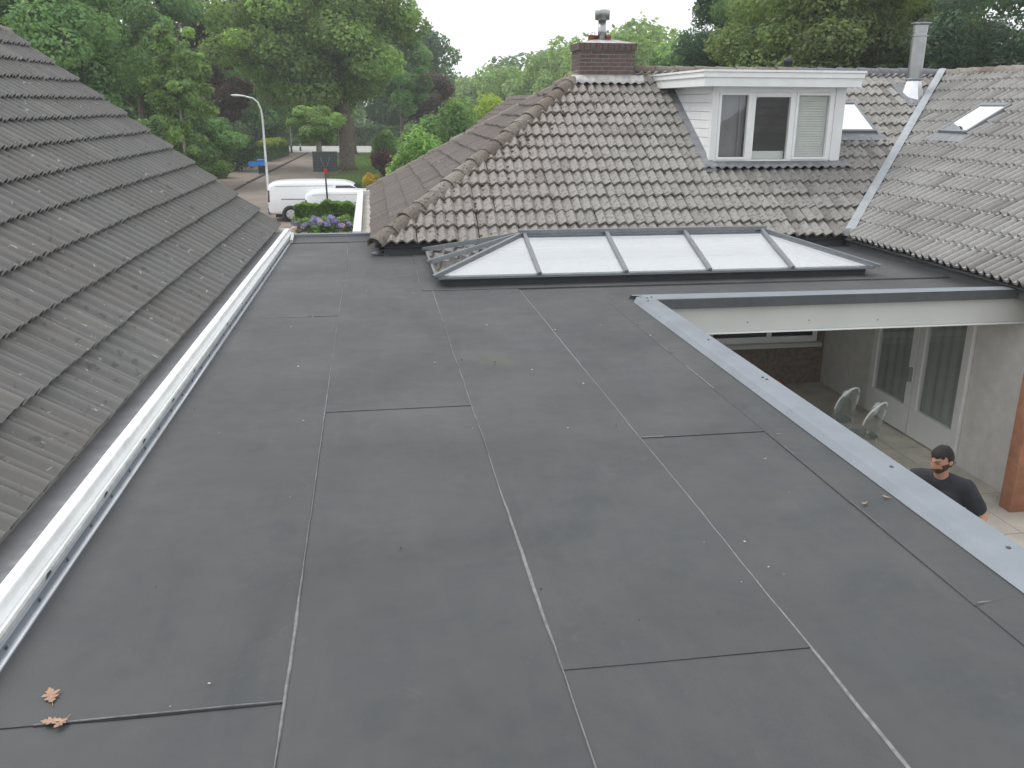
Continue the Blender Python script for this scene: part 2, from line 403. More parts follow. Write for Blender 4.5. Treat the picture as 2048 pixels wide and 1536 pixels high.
def lay_tiles(parent, slopes, limit=300):
    allit = [(sc, mt, me, sl) for sl in slopes for sc, mt, me in sl.items]
    allit.sort(key=lambda t: -t[0])
    cnt = 0; rest = {}
    for sc, mt, me, sl in allit:
        if cnt < limit and sc > 0 and not sl.stuff:
            o = bpy.data.objects.new('tile', me); col.objects.link(o); o.parent = parent; o.matrix_local = mt; cnt += 1
        else: rest.setdefault('all', []).append((mt, me))
    if rest:
        mb = MB(); mats = []; idx = []
        for mt, me in rest['all']:
            mb.add([mt @ v.co for v in me.vertices], [tuple(p.vertices) for p in me.polygons])
            k = me.materials[0]
            if k not in mats: mats.append(k)
            idx += [mats.index(k)]*len(me.polygons)
        me = bpy.data.meshes.new('tile_field'); me.from_pydata([tuple(p) for p in mb.v], [], mb.f)
        for k in mats: me.materials.append(k)
        me.polygons.foreach_set('material_index', idx); me.shade_smooth()
        try: me.set_sharp_from_angle(angle=R(38))
        except Exception: pass
        o = bpy.data.objects.new('tile_field', me); col.objects.link(o); o.parent = parent; o['kind'] = 'stuff'
def ridge_run(parent, a, b, upn, step, rad, mat, name='ridge_tile', jit=.01):
    a, b = Vector(a), Vector(b); d = (b-a); n = max(1, round(d.length/step)); d.normalize(); st = (b-a).length/n
    up = Vector(upn); r = d.cross(up).normalized(); up = r.cross(d)
    for k in range(n):
        p0 = a + d*(k*st - .02); p1 = a + d*((k+1)*st + .04)
        mb = MB(); ring = []
        for p, rr, lf in ((p0, rad*1.04, .014), (p1, rad*.96, .0)):
            ring.append([p + r*rr*math.cos(t) + up*(rr*math.sin(t)*.95 + lf - .03) for t in [math.pi*i/8 for i in range(9)]])
            ring.append([p + r*(rr-.022)*math.cos(t) + up*((rr-.022)*math.sin(t)*.95 + lf - .03) for t in [math.pi*i/8 for i in range(9)]])
        A, A2, B, B2 = ring
        mb.v = A+A2+B+B2
        for i in range(8): mb.f += [(i, i+1, 18+i+1, 18+i), (i, 9+i, 9+i+1, i+1), (18+i, 18+i+1, 27+i+1, 27+i), (9+i, 27+i, 27+i+1, 9+i+1)]
        mb.f += [(0, 18, 27, 9), (8, 17, 35, 26)]
        o = mb.build(name, mat, parent, smooth=False)
        o.data.shade_smooth()
        try: o.data.set_sharp_from_angle(angle=R(50))
        except Exception: pass
        o.location = (random.gauss(0, jit*.5), random.gauss(0, jit*.5), random.gauss(0, jit*.4))

# ================================================================== MAIN HOUSE
EZ = 3.34; RGZ = 5.78; EY = 12.3; RY = 16.6; FY = 20.9; HX = 3.95; WX = 6.93; WRX = 11.05; BY = 13.0; DX = 7.21; TZ = .85
RZ_ = 3.2
house = empty('house', (0, 0, 0), 0, 'brick house with weathered grey brown tiled hip roof, white dormer and brick chimney', 'house')
p1 = math.atan2(RGZ-EZ, RY-EY); p2 = math.atan2(RGZ-EZ, HX); p3 = math.atan2(RGZ-EZ, WRX-WX)
vl1 = (RGZ-EZ)/math.sin(p1); vl2 = (RGZ-EZ)/math.sin(p2); vl3 = (RGZ-EZ)/math.sin(p3)
VBX, VBY = 6.98, 12.2
# roof deck under the tiles
rd = MB(); q = .03
rd.add([(0, EY, EZ-q), (7.1, EY, EZ-q), (WRX, RY, RGZ-q), (HX, RY, RGZ-q)], [(0, 1, 2, 3)])
rd.add([(0, EY, EZ-q), (HX, RY, RGZ-q), (0, FY, EZ-q)], [(0, 1, 2)])
rd.add([(0, FY, EZ-q), (HX, RY, RGZ-q), (WRX, RY, RGZ-q), (WRX, FY, EZ-q)], [(0, 1, 2, 3)])
rd.add([(WX, 4.6, EZ-q), (WX, EY, EZ-q), (WRX, RY, RGZ-q), (WRX, 4.6, RGZ-q)], [(0, 1, 2, 3)])
rd.add([(WRX, 4.6, RGZ-q), (WRX, RY, RGZ-q), (15.2, RY, EZ-q), (15.2, 4.6, EZ-q)], [(0, 1, 2, 3)])
rd.add([(1.2, 18, 3.4), (1.2, 24.2, 3.4), (3.75, 24.2, 5.36), (3.75, 17, 5.36)], [(0, 1, 2, 3)])
rd.add([(3.75, 17, 5.36), (3.75, 24.2, 5.36), (7, 24.2, 3.1), (7, 17, 3.1)], [(0, 1, 2, 3)])
roof = rd.build('roof', 'underlay_shade', house)
MB().box(WX+.05, 4.7, RZ_-.02, WX+.07, 12.28, EZ+.01).build('eave_upstand', 'felt', house)
MB().box(.12, EY+.05, RZ_-.02, WX+.05, EY+.07, EZ+.01).build('eave_upstand', 'felt', house)
prof2 = wave2(.05, 2, .66, 12); prof1 = [(i/14*.995, .019*(1-math.cos(4*math.pi*i/14)) + (.034*(i/12)**1.3 if i < 13 else .034*(14-i)/1.6)) for i in range(15)]
t_main = tile_mesh('tile', .295, .40, prof2, .044, .032, 'tile_main')
t_side = tile_mesh('tile', .295, .40, prof2, .058, .024, 'tile_side')
prof3 = [(0, 0), (.06, .001), (.2, .002), (.27, .02), (.34, .055), (.41, .062), (.46, .05), (.50, .004), (.56, .001), (.7, .002), (.77, .02), (.84, .055), (.91, .062), (.96, .05), (.995, .006)]
t_wing = tile_mesh('tile', .295, .40, prof3, .038, .032, 'tile_wing')
s1 = (0, math.cos(p1), math.sin(p1)); k1 = math.cos(p1)
DH = (5.34, 7.60, (13.72-EY)/k1, (16.1-EY)/k1)
SW1 = (7.92, 8.66, (14.70-EY)/k1, (15.55-EY)/k1)
sl_main = Slope((0, EY, EZ), (1, 0, 0), s1, t_main, .295, .342, .40,
                [(.05, 0), (VBX-.06, 0), (WRX-.1, vl1), (HX, vl1)],
                [DH, SW1, (3.8, 4.8, (16.25-EY)/k1, 9)])
s2 = (math.cos(p2), 0, math.sin(p2))
sl_side = Slope((0, FY, EZ), (0, -1, 0), s2, t_side, .295, .342, .40, [(0, 0), (FY-EY, 0), (FY-RY, vl2)])
s3 = (math.cos(p3), 0, math.sin(p3)); k3 = math.cos(p3)
OY = 17.0
SW2 = (OY-13.78, OY-13.06, (9.28-WX)/k3, (10.0-WX)/k3)
sl_wing = Slope((WX, OY, EZ), (0, -1, 0), s3, t_wing, .295, .342, .40,
                [(OY-VBY+.12, 0), (OY-4.8, 0), (OY-4.8, vl3), (OY-RY+.1, vl3)], [SW2])
pf = math.atan2(5.36-3.4, 2.55); kf = math.cos(pf)
sl_far = Slope((1.2, 24.2, 3.41), (0, -1, 0), (kf, 0, math.sin(pf)), t_side, .295, .19, .24, [(0, 0), (6.2, 0), (6.2, 3.2), (0, 3.2)], stuff=True)
lay_tiles(roof, [sl_main, sl_side, sl_wing, sl_far], 300)
# ridge and hip tiles
ridge_run(house, (.02, EY+.02, EZ+.02), (HX, RY, RGZ+.03), (-.3, -.3, 1), .36, .135, 'ridge_mossy', 'hip_tile', .014)
ridge_run(house, (-.02, FY-.02, EZ+.02), (HX, RY, RGZ+.02), (-.3, .3, 1), .36, .12, 'ridge_mossy', 'hip_tile', .02)
ridge_run(house, (4.85, RY, RGZ+.02), (8.0, RY, RGZ+.02), (0, 0, 1), .38, .125, 'ridge_mossy', 'ridge_tile', .012)
ridge_run(house, (8.0, RY, RGZ+.02), (WRX-.1, RY, RGZ+.03), (0, 0, 1), .40, .125, 'ridge_new', 'ridge_tile', .004)
ridge_run(house, (WRX, RY-.1, RGZ+.02), (WRX, 4.8, RGZ+.02), (0, 0, 1), .38, .12, 'ridge_mossy', 'ridge_tile', .008)
# moss cushions in the joints beside the hip
ms = MB(); ms_n = 0
while ms_n < 1700:
    yy = random.uniform(EY+.05, RY-.3); hx = (yy-EY)/(RY-EY)*HX; xx = hx+.14+random.expovariate(1.6)
    if xx > 6.6 or (xx > 5.1 and yy > 13.6): continue
    if random.random() < .75:
        j_ = round((yy-EY)/k1/.342); yy = EY+(j_*.342-random.uniform(.0, .03))*k1
        if yy < EY+.02: continue
    zz = EZ+(yy-EY)*math.tan(p1)+.035+random.uniform(0, .03); r_ = random.uniform(.010, .026)*(1.3 if xx-hx < .5 else 1)
    pts = [(xx+r_*math.cos(a_)*random.uniform(.7, 1.5), yy+r_*math.sin(a_)*random.uniform(.6, 1.1), zz+r_*math.sin(a_)*.5-.006) for a_ in [6.283*i/6 for i in range(6)]]
    ms.add(pts+[(xx, yy, zz+r_*.7)], [(i, (i+1) % 6, 6) for i in range(6)]); ms_n += 1
mo = ms.build('moss', 'moss', roof, True); mo['kind'] = 'stuff'
# valley lining
va, vb = Vector((VBX-.02, VBY-.02, EZ+.03)), Vector((WRX-.1, RY-.1, RGZ+.02)); vd = (vb-va)/8; sx = Vector((.048, -.048, .0))
for k in range(8):
    a, b = va+vd*k, va+vd*(k+1.02); lz = Vector((0, 0, .105-.0012*k)); mb = MB()
    mb.add([a-sx+lz, a+lz+Vector((0,0,.012)), a+sx+lz, b-sx+lz, b+lz+Vector((0,0,.012)), b+sx+lz, a-sx, a+sx], [(0,1,4,3),(1,2,5,4),(0,6,7,2,1)])
    mb.build('valley_sheet', 'valley_zinc', house)
# walls
wl = MB()
wl.box(.35, BY, 0, 10.9, BY+.3, 3.35); wl.box(.35, BY+.3, 0, .65, 20.6, 3.3); wl.box(.65, 20.3, 0, 10.9, 20.6, 3.3)
wl.build('wall', 'brick_wall', house)
wr = MB()
wr.box(DX, 4.6, 0, DX+.28, 9.40, 3.33); wr.box(DX, 11.55, 0, DX+.28, BY, 3.33); wr.box(DX, 9.40, 2.98, DX+.28, 11.55, 3.33); wr.box(DX, 9.40, 0, DX+.28, 11.55, .86)
wr.build('wing_wall', 'wing_render', house)
MB().box(DX+.02, 4.3, 0, 14.9, 4.6, 3.3).build('gable_wall', 'wing_render', house)
# soffit boards, coloured dark to stand for the shade under the wing eave
MB().box(WX+.06, 4.7, EZ-.12, DX, 12.3, EZ-.08).build('wing_soffit', 'underlay_shade', house)
# white gutter along the hip end
gm = MB()
gm.box(-.33, 14.04, 3.13, -.20, 21.1, 3.315).box(-.20, 14.04, 3.13, .02, 21.1, 3.15).box(.0, 14.04, 3.15, .02, 21.1, 3.29)
gm.box(-.20, 21.07, 3.15, .0, 21.1, 3.3)
gm.build('gutter', 'upvc', house, bevel=.012)
MB().box(-.195, 14.1, 3.155, -.005, 21, 3.20).build('gutter_silt', 'terrace', house)

# chimney: every brick its own piece
CX0, CX1, CY0, CY1, CZ0, CZ1 = 3.74, 4.74, 16.22, 16.92, 5.4, 6.16
ch = MB().box(CX0+.012, CY0+.012, 5.2, CX1-.012, CY1-.012, CZ1+.02).build('chimney', 'mortar', house)
def brickmat():
    m, nt, out = newmat('brick'); oi = N(nt, 'ShaderNodeObjectInfo')
    c = ramp(nt, oi.outputs['Random'], [(0, (.10, .062, .06)), (.5, (.135, .082, .076)), (1, (.085, .066, .064))])
    c = mixc(nt, ramp(nt, noise(nt, 9, 5), [(.35, 0.), (.7, .85)]), c, (.12, .112, .10))
    c = mixc(nt, ramp(nt, noise(nt, 40, 4), [(.56, 0.), (.70, .5)]), c, (.30, .265, .25))
    bsdf(nt, out, c, .9, .2, 0, noise(nt, 60, 4), .5, .006)
brickmat()
bmesh_cache = {}
def brick(parent, x, y, z, dx, dy, dz):
    key = (round(dx, 3), round(dy, 3), round(dz, 3))
    if key not in bmesh_cache:
        o = MB().box(0, 0, 0, dx, dy, dz).build('brick', 'brick', parent); bmesh_cache[key] = o.data; o.location = (x, y, z); return
    o = bpy.data.objects.new('brick', bmesh_cache[key]); col.objects.link(o); o.parent = parent; o.location = (x, y, z)
rows = 10; bh = .067
for r_ in range(rows):
    z = 5.47 + r_*bh
    off = .0 if r_ % 2 else -.105
    x = CX0 + off
    while x < CX1-.02:
        a, b = max(x, CX0), min(x+.198, CX1)
        if b-a > .03: brick(ch, a, CY0+random.gauss(0, .0015), z, b-a, .10, bh-.014)
        x += .21
    y = CY0 + .11 + (0 if r_ % 2 else -.0)
    y = CY0 + .112
    o2 = 0 if r_ % 2 else .1
    while y < CY1-.02:
        b = min(y+.198-o2, CY1); o2 = 0
        if b-y > .03: brick(ch, CX0+random.gauss(0, .0015), y, z, .10, b-y, bh-.014); brick(ch, CX1-.10, y, z, .10, b-y, bh-.014)
        y = b+.012
cap_z = 5.47+rows*bh
for k in range(10):   # soldier course, slightly oversailing
    wd = (CX1-CX0+.06)/10; brick(ch, CX0-.03+k*wd, CY0-.03, cap_z, wd-.008, .12, .115)
for k in range(6):
    wd = (CY1-CY0-.09)/6; brick(ch, CX0-.03, CY0+.092+k*wd, cap_z, .12, wd-.008, .115); brick(ch, CX1-.09, CY0+.092+k*wd, cap_z, .12, wd-.008, .115)
cm = MB(); zt = cap_z+.116; b0, b1, b2, b3 = CX0-.01, CX1+.01, CY0-.01, CY1+.01
cm.add([(b0,b2,zt),(b1,b2,zt),(b1,b3,zt),(b0,b3,zt),(b0+.3,b2+.25,zt+.07),(b1-.3,b2+.25,zt+.07),(b1-.3,b3-.25,zt+.07),(b0+.3,b3-.25,zt+.07)],
       [(0,1,5,4),(1,2,6,5),(2,3,7,6),(3,0,4,7),(4,5,6,7),(3,2,1,0)])
cm.build('mortar_cap', 'lead_white', ch)
for px, py in ((4.0, 16.5), (4.09, 16.56), (4.30, 16.5)):
    MB().lathe((px, py, zt+.02), [(.058, 0), (.058, .11), (.062, .112), (.062, .125), (.046, .125), (.046, .02)], 18).build('chimney_pot', 'terracotta', ch, True)
for px, py in ((4.04, 16.53), (4.30, 16.5)):
    g = MB()
    for a in range(4):
        t = math.pi*a/4
        g.tube([(px+.06*math.cos(t)*math.cos(u), py+.06*math.sin(t)*math.cos(u), zt+.14+.06*math.sin(u)) for u in [math.pi*i/8 for i in range(9)]], .003, 4)
    g.build('wire_cage', 'steel_dull', ch)
MB().lathe((4.19, 16.5, zt+.03), [(.07, 0), (.07, .36), (.065, .36), (.125, .372), (.13, .375), (.13, .52), (.125, .535), (.0, .545)], 24).build('flue_pipe', 'steel', ch, True)
fl = MB()   # lead flashing at the chimney's foot, dressed over the tiles in waves
nn = 120; top = []; bot = []
for i in range(nn+1):
    x = CX0-.16 + i*(CX1-CX0+.32)/nn; wv_ = .016*math.cos(x/.1475*2*math.pi)
    top.append((x, CY0-.008, EZ+(CY0-EY)*math.tan(p1)+.15)); bot.append((x, CY0-.15, EZ+(CY0-.15-EY)*math.tan(p1)+.10+wv_))
fl.v = top+bot; fl.f = [(i, i+1, nn+2+i, nn+1+i) for i in range(nn)]
fo = fl.build('chimney_flashing', 'lead_white', house, True); so_ = fo.modifiers.new('t', 'SOLIDIFY'); so_.thickness = .006
fb = MB()
for i in range(9):
    t = i/8; p = Vector((3.10, 15.72, 0)).lerp(Vector((3.72, 16.5, 0)), t)
    z = EZ + (p.x/HX)*(RGZ-EZ); p.z = z+.14
    fb.v += [p+Vector((-.2, .1, -.07)), p+Vector((-.02, 0, .055)), p+Vector((.06, -.06, .0))]
    if i: b_ = 3*i; fb.f += [(b_-3, b_-2, b_+1, b_), (b_-2, b_-1, b_+2, b_+1)]

# roof window frames
def roof_window(O, e, s, u0, u1, v0, v1):
    O, e, s = Vector(O), Vector(e).normalized(), Vector(s).normalized(); n = e.cross(s)
    P = lambda u, v, h: O+e*u+s*v+n*h
    f = MB(); wv = .05
    def slab(a, b, c, d, h0, h1): return [P(a, c, h0), P(b, c, h0), P(b, d, h0), P(a, d, h0), P(a, c, h1), P(b, c, h1), P(b, d, h1), P(a, d, h1)]
    f.hexa(slab(u0, u0+wv, v0, v1, .0, .125)); f.hexa(slab(u1-wv, u1, v0, v1, .0, .125)); f.hexa(slab(u0+wv, u1-wv, v0, v0+wv, 0, .123)); f.hexa(slab(u0+wv, u1-wv, v1-wv*1.4, v1, 0, .132))
    fr = f.build('roof_window', 'alu_dark', house, bevel=.006)
    a = MB(); a.hexa(slab(u0-.12, u1+.12, v0-.22, v0-.002, .055, .075)); a.build('window_apron', 'lead', fr)
    g = MB(); g.hexa(slab(u0+wv, u1-wv, v0+wv, v1-wv*1.4, .106, .114)); g.build('pane', 'glass_roof', fr)
    d = MB(); d.hexa(slab(u0+wv, u1-wv, v0+wv, v1-wv*1.4, -.02, .03)); d.build('blind_lining', 'white_board', fr)
roof_window((0, EY, EZ), (1, 0, 0), s1, SW1[0], SW1[1], SW1[2], SW1[3])
roof_window((WX, OY, EZ), (0, -1, 0), s3, SW2[0], SW2[1], SW2[2], SW2[3])

# dormer
DF = 13.97; DX0, DX1 = 5.40, 7.62; DZ0, DZ1 = 4.30, 5.50
roofz = lambda y: EZ+(y-EY)*math.tan(p1)
dm = MB()
dm.box(DX0+.03, DF+.10, 4.2, DX0+.10, 16.2, DZ1); dm.box(DX1-.10, DF+.10, 4.2, DX1-.03, 16.2, DZ1)
dormer = dm.build('dormer', 'white_board', house)
# cheek boards
bz = .135; k = 0; z = roofz(DF)+.02
while z < DZ1-.01:
    z1_ = min(z+bz-.006, DZ1); yb = lambda zz: EY+(zz-EZ)/math.tan(p1)+.06
    for X0_, sg in ((DX0, 1), (DX1-.022, -1)):
        b = MB(); o1 = .008
        pts = [(DF+.09, z), (max(DF+.1, yb(z)), z), (max(DF+.12, yb(z1_)), z1_), (DF+.09, z1_)]
        b.add([(X0_+(0 if sg > 0 else .022), y, zz) for y, zz in pts] + [(X0_+(.022 if sg > 0 else 0)+0*sg, y, zz) for y, zz in pts],
              [(0,1,2,3),(7,6,5,4),(0,4,5,1),(1,5,6,2),(2,6,7,3),(3,7,4,0)])
        b.build('cladding_board', 'white_paint', dormer, bevel=.003)
    z += bz
# front: posts and window frame
fr = MB()
fr.box(DX0-.02, DF-.02, DZ0, DX0+.05, DF+.10, DZ1).build('corner_post', 'white_board', dormer, bevel=.004)
MB().box(DX1-.16, DF-.02, DZ0, DX1+.01, DF+.10, DZ1).build('corner_post', 'white_board', dormer, bevel=.004)
ft = MB(); y0, y1 = DF+.0, DF+.085
xs = [DX0+.05, 6.07, 6.75, DX1-.16]
ft.box(xs[0], y0, DZ0, xs[3], y1, DZ0+.07); ft.box(xs[0], y0, DZ1-.09, xs[3], y1, DZ1)
ft.box(xs[0], y0, DZ0+.07, xs[0]+.045, y1, DZ1-.09); ft.box(xs[3]-.045, y0, DZ0+.07, xs[3], y1, DZ1-.09)
for xx in xs[1:3]: ft.box(xx-.045, y0, DZ0+.07, xx+.045, y1, DZ1-.09)
win = ft.build('window_frame', 'upvc', dormer, bevel=.005)
opn = [(xs[0]+.045, 6.07-.045), (6.07+.045, 6.75-.045), (6.75+.045, xs[3]-.045)]
for i, (a, b) in enumerate(opn):
    z0_, z1_ = DZ0+.07, DZ1-.09
    if i != 1:
        f = MB(); c = .042
        f.box(a, y0-.014, z0_, a+c, y1-.02, z1_); f.box(b-c, y0-.014, z0_, b, y1-.02, z1_); f.box(a+c, y0-.014, z0_, b-c, y1-.02, z0_+c); f.box(a+c, y0-.014, z1_-c, b-c, y1-.02, z1_)
        f.build('sash', 'upvc', dormer, bevel=.004); a, b, z0_, z1_ = a+c, b-c, z0_+c, z1_-c
    else:
        MB().box(a, y0-.004, z1_-.07, b, y1-.02, z1_).build('ventilation_grille', 'upvc', dormer, bevel=.004); z1_ -= .07
    MB().box(a, DF+.045, z0_, b, DF+.051, z1_).build('pane', 'glass', dormer)
    if i == 2:
        for kz in range(24):
            zz = z0_+.01+kz*(z1_-z0_-.02)/24
            MB().add([(a, DF+.058, zz), (b, DF+.058, zz), (b, DF+.076, zz+.034), (a, DF+.076, zz+.034)], [(0,1,2,3)]).build('blind_slat', 'blind', dormer)
        MB().box(a, DF+.09, z0_, b, DF+.10, z1_).build('blind_backing', 'blind', dormer)
    if i == 0:
        MB().box(a, DF+.14, z0_, b, DF+.15, z1_).build('insect_screen', 'curtain_grey', dormer); MB().box(b-.10, DF+.09, z0_, b-.075, DF+.13, z1_).build('open_sash_edge', 'curtain_grey', dormer)
    if i == 1:
        MB().box(a, DF+.12, z0_, b, DF+.14, z0_+.13).build('folded_blind', 'blind', dormer)
rm = MB(); rm.box(DX0+.10, DF+.9, 4.2, DX1-.10, DF+.92, DZ1); rm.box(DX0+.10, DF+.10, 4.25, DX1-.10, DF+.9, 4.27)
rm.build('room', 'room_dark', dormer)
# dormer roof: fascia box oversailing, with step and trim
OX0, OX1, OY0, OY1 = 5.13, 7.74, 13.70, 16.35
fz0, fz1 = 5.49, 5.70
fm = MB()
fm.box(OX0, OY0, fz0, OX1, OY0+.03, fz1); fm.box(OX0, OY0+.03, fz0, OX0+.03, OY1, fz1); fm.box(OX1-.03, OY0+.03, fz0, OX1, OY1, fz1)
fm.box(OX0+.03, OY0+.03, fz0+.004, OX1-.03, OY1, fz0+.02)
fm.build('fascia', 'white_board', dormer, bevel=.004)
f2 = MB(); e_ = .025
f2.box(OX0-e_, OY0-e_, fz1-.075, OX1+e_, OY0-.002, fz1-.0); f2.box(OX0-e_, OY0, fz1-.075, OX0-.002, OY1, fz1); f2.box(OX1+.002, OY0, fz1-.075, OX1+e_, OY1, fz1)
f2.build('upper_fascia', 'white_paint', dormer, bevel=.004)
f3 = MB(); e_ = .045
f3.box(OX0-e_, OY0-e_, fz1+.002, OX1+e_, OY0+.05, fz1+.035); f3.box(OX0-e_, OY0+.05, fz1+.002, OX0+.05, OY1, fz1+.035); f3.box(OX1-.05, OY0+.05, fz1+.002, OX1+e_, OY1, fz1+.035)
f3.build('roof_trim', 'white_paint', dormer, bevel=.004)
MB().box(OX0+.05, OY0+.05, fz1-.02, OX1-.05, OY1+.1, fz1+.008).build('felt_cover', 'felt', dormer)
# lead: soaker strip along the cheek, apron below
ld = MB(); nseg = 6
for i in range(nseg):
    ya, yb_ = 13.72+i*(16.0-13.72)/nseg, 13.74+(i+1)*(16.0-13.72)/nseg; h = .098+.002*(i % 2)
    ld.hexa([(DX0-.17, ya, roofz(ya)+.05), (DX0+.04, ya, roofz(ya)+.05), (DX0+.04, yb_, roofz(yb_)+.05), (DX0-.17, yb_, roofz(yb_)+.05),
             (DX0-.17, ya, roofz(ya)+h-.03), (DX0+.04, ya, roofz(ya)+h), (DX0+.04, yb_, roofz(yb_)+h), (DX0-.17, yb_, roofz(yb_)+h-.03)])
ld.build('lead_soaker', 'lead', dormer)
ld = MB()
ld.v = []
n_ = 180; T = []; B = []
for i in range(n_+1):
    x = DX0-.16+i*(DX1+.14-DX0+.16)/n_; ww = .018*math.cos(x/.1475*2*math.pi)
    T.append((x, DF-.021, DZ0+.045)); B.append((x, DF-.235, roofz(DF-.235)+.11+ww))
ld.v = T+B; ld.f = [(i, i+1, n_+2+i, n_+1+i) for i in range(n_)]
o = ld.build('lead_apron', 'lead', dormer, True); o.modifiers.new('t', 'SOLIDIFY').thickness = .006

# flue with conical flashing on the right of the dormer
fx, fy = 9.98, 15.86; fz = roofz(fy)
flue = MB().lathe((fx, fy, fz+.18), [(.125, 0), (.125, .88), (.15, .885), (.15, .90), (.12, .905), (.12, .95), (.125, .955), (.125, 1.07), (.165, 1.09), (.175, 1.1), (.175, 1.115), (.0, 1.12)], 26).build('flue_pipe', 'steel', house, True)
try: flue.data.set_sharp_from_angle(angle=R(35))
except Exception: pass
MB().lathe((fx, fy, fz+.30), [(.135, 0), (.155, .01), (.155, .035), (.135, .045)], 26).build('storm_collar', 'alu', flue, True)
MB().lathe((fx, fy, fz-.12), [(.24, 0), (.13, .43), (.128, .43)], 8).build('flashing_cone', 'alu_bright', flue)
pl = MB(); pl.hexa([(fx-.28, fy-.38, roofz(fy-.38)+.06), (fx+.28, fy-.38, roofz(fy-.38)+.06), (fx+.28, fy+.3, roofz(fy+.3)+.06), (fx-.28, fy+.3, roofz(fy+.3)+.06),
         (fx-.28, fy-.38, roofz(fy-.38)+.085), (fx+.28, fy-.38, roofz(fy-.38)+.085), (fx+.28, fy+.3, roofz(fy+.3)+.10), (fx-.28, fy+.3, roofz(fy+.3)+.10)])
pl.build('flashing_plate', 'lead', flue)
MB().lathe((8.0, 16.95, 5.62), [(.13, 0), (.13, .15), (.075, .22), (.075, .38), (.085, .385), (.085, .42), (.06, .46), (0, .47)], 20).build('roof_vent', 'vent_dark', house, True)

# back wall window, french doors
wf = MB(); a, b, z0_, z1_ = 4.2, 7.06, 1.55, 2.75; yy = BY-.03
wf.box(a, yy, z0_, b, BY, z0_+.10); wf.box(a, yy, z1_-.08, b, BY, z1_)
for x in (4.2, 5.20, 6.19, 6.98): wf.box(x, yy, z0_+.10, x+.08, BY, z1_-.08)
bw = wf.build('window', 'upvc', house, bevel=.004)
MB().box(a+.08, BY-.012, z0_+.10, b-.08, BY-.004, z1_-.08).build('pane', 'van_glass', bw)
MB().box(a-.05, BY-.12, z0_-.07, b+.05, BY, z0_-.002).build('sill', 'fascia', bw, bevel=.004)
dr = empty('french_door'); dr.parent = house
for i, (ya, yb_) in enumerate(((11.53, 10.47), (10.45, 9.42))):
    lf = MB(); x0, x1 = DX+.005-.05, DX+.03; t = .13
    lf.box(x0, yb_, .87, x1, ya, 1.26); lf.box(x0, yb_, 2.82, x1, ya, 2.96)
    lf.box(x0, yb_, 1.26, x1, yb_+t, 2.82); lf.box(x0, ya-t, 1.26, x1, ya, 2.82)
    lf.build('door_leaf', 'upvc', dr, bevel=.006)
    MB().box(DX-.02, yb_+t, 1.26, DX-.012, ya-t, 2.82).build('pane', 'glass', dr)
MB().box(DX-.10, 10.49, 1.62, DX-.045, 10.52, 1.82).build('door_handle', 'steel_dull', dr, bevel=.006)
cu = MB()
for i in range(60):
    y = 9.5+i*2.0/60; cu.v += [(DX+.025+.010*math.sin(i*1.1), y, .9), (DX+.025+.010*math.sin(i*1.1), y, 2.9)]
    if i: cu.f.append((2*i-2, 2*i, 2*i+1, 2*i-1))
cu.build('net_curtain', 'net', dr, True)
MB().box(DX+.5, 9.2, .85, DX+.52, 11.7, 3).build('room_back', 'room_dark', dr)

# ================================================================== FLAT ROOF
flat = empty('flat_roof', (0, 0, RZ), 0, 'flat grey bitumen felt roof with lapped sheets and aluminium edge trims', 'flat roof')
def fb_(mb, name, mat, parent=flat, **k):
    o = mb.build(name, mat, parent, **k); o.matrix_parent_inverse = Matrix.Translation((0, 0, -RZ)) if parent is flat else Matrix.Identity(4); return o
lx = lambda y: -1.26-.0171*(14.0-y)             # left edge line
dk = MB()
dk.add([(lx(-1)-.05, -1, 2.92), (2.84, -1, 2.92), (2.84, 8.70, 2.92), (DX-.01, 8.70, 2.92), (DX-.01, 12.98, 2.92), (.3, 12.98, 2.92), (.3, 13.98, 2.92), (lx(13.98), 13.98, 2.92)], [tuple(range(8))])
lan = (0.80, 5.98, 10.06, 11.84)                # roof lantern opening
fb_(MB().box(lx(0)-.2, -1, 2.95, 2.80, 8.70, 3.17), 'deck', 'soffit')
fb_(MB().box(lx(6)-.03, 8.70, 2.95, lan[0], 13.97, 3.17).box(lan[0], 8.76, 2.95, DX-.012, lan[2], 3.17).box(lan[0], lan[3], 2.95, DX-.012, 12.97, 3.17).box(lan[1], lan[2], 2.95, DX-.012, lan[3], 3.17), 'canopy_deck', 'soffit_white')
def felt(x0, x1, y0, y1, dz, left=None, jit=.004):
    """one felt sheet, slightly uneven along its laps"""
    nx, ny = max(2, int((x1-x0)/.25)), max(2, int((y1-y0)/.25)); v = []; f = []
    for j in range(ny+1):
        y = y0+(y1-y0)*j/ny; xa = lx(y) if left else x0
        for i in range(nx+1):
            x = xa+(x1-xa)*i/nx
            jx = wob(y, 1.3, x1*3.1)*jit if i == nx else 0
            v.append((x+jx, y+(wob(x, 2.1, y0)*jit if j in (0, ny) else 0), RZ+dz+.003*wob(x*1.1+y*.7, 1, .3+dz*50)))
    for j in range(ny):
        for i in range(nx): a = j*(nx+1)+i; f.append((a, a+1, a+nx+2, a+nx+1))
    # turned-down lips on the edges
    n0 = len(v); edge = [i for i in range(nx+1)] + [j*(nx+1)+nx for j in range(1, ny+1)] + [ny*(nx+1)+i for i in range(nx-1, -1, -1)] + [j*(nx+1) for j in range(ny-1, 0, -1)]
    v += [(v[i][0], v[i][1], RZ-.035) for i in edge]; m_ = len(edge)
    f += [(edge[k], n0+k, n0+(k+1) % m_, edge[(k+1) % m_]) for k in range(m_)]
    me = MB(); me.v = v; me.f = f
    return fb_(me, 'felt_sheet', 'felt', smooth=False)
S0, S1, S2, S3, S4 = -1.3, -.38, .62, 1.60, 2.43
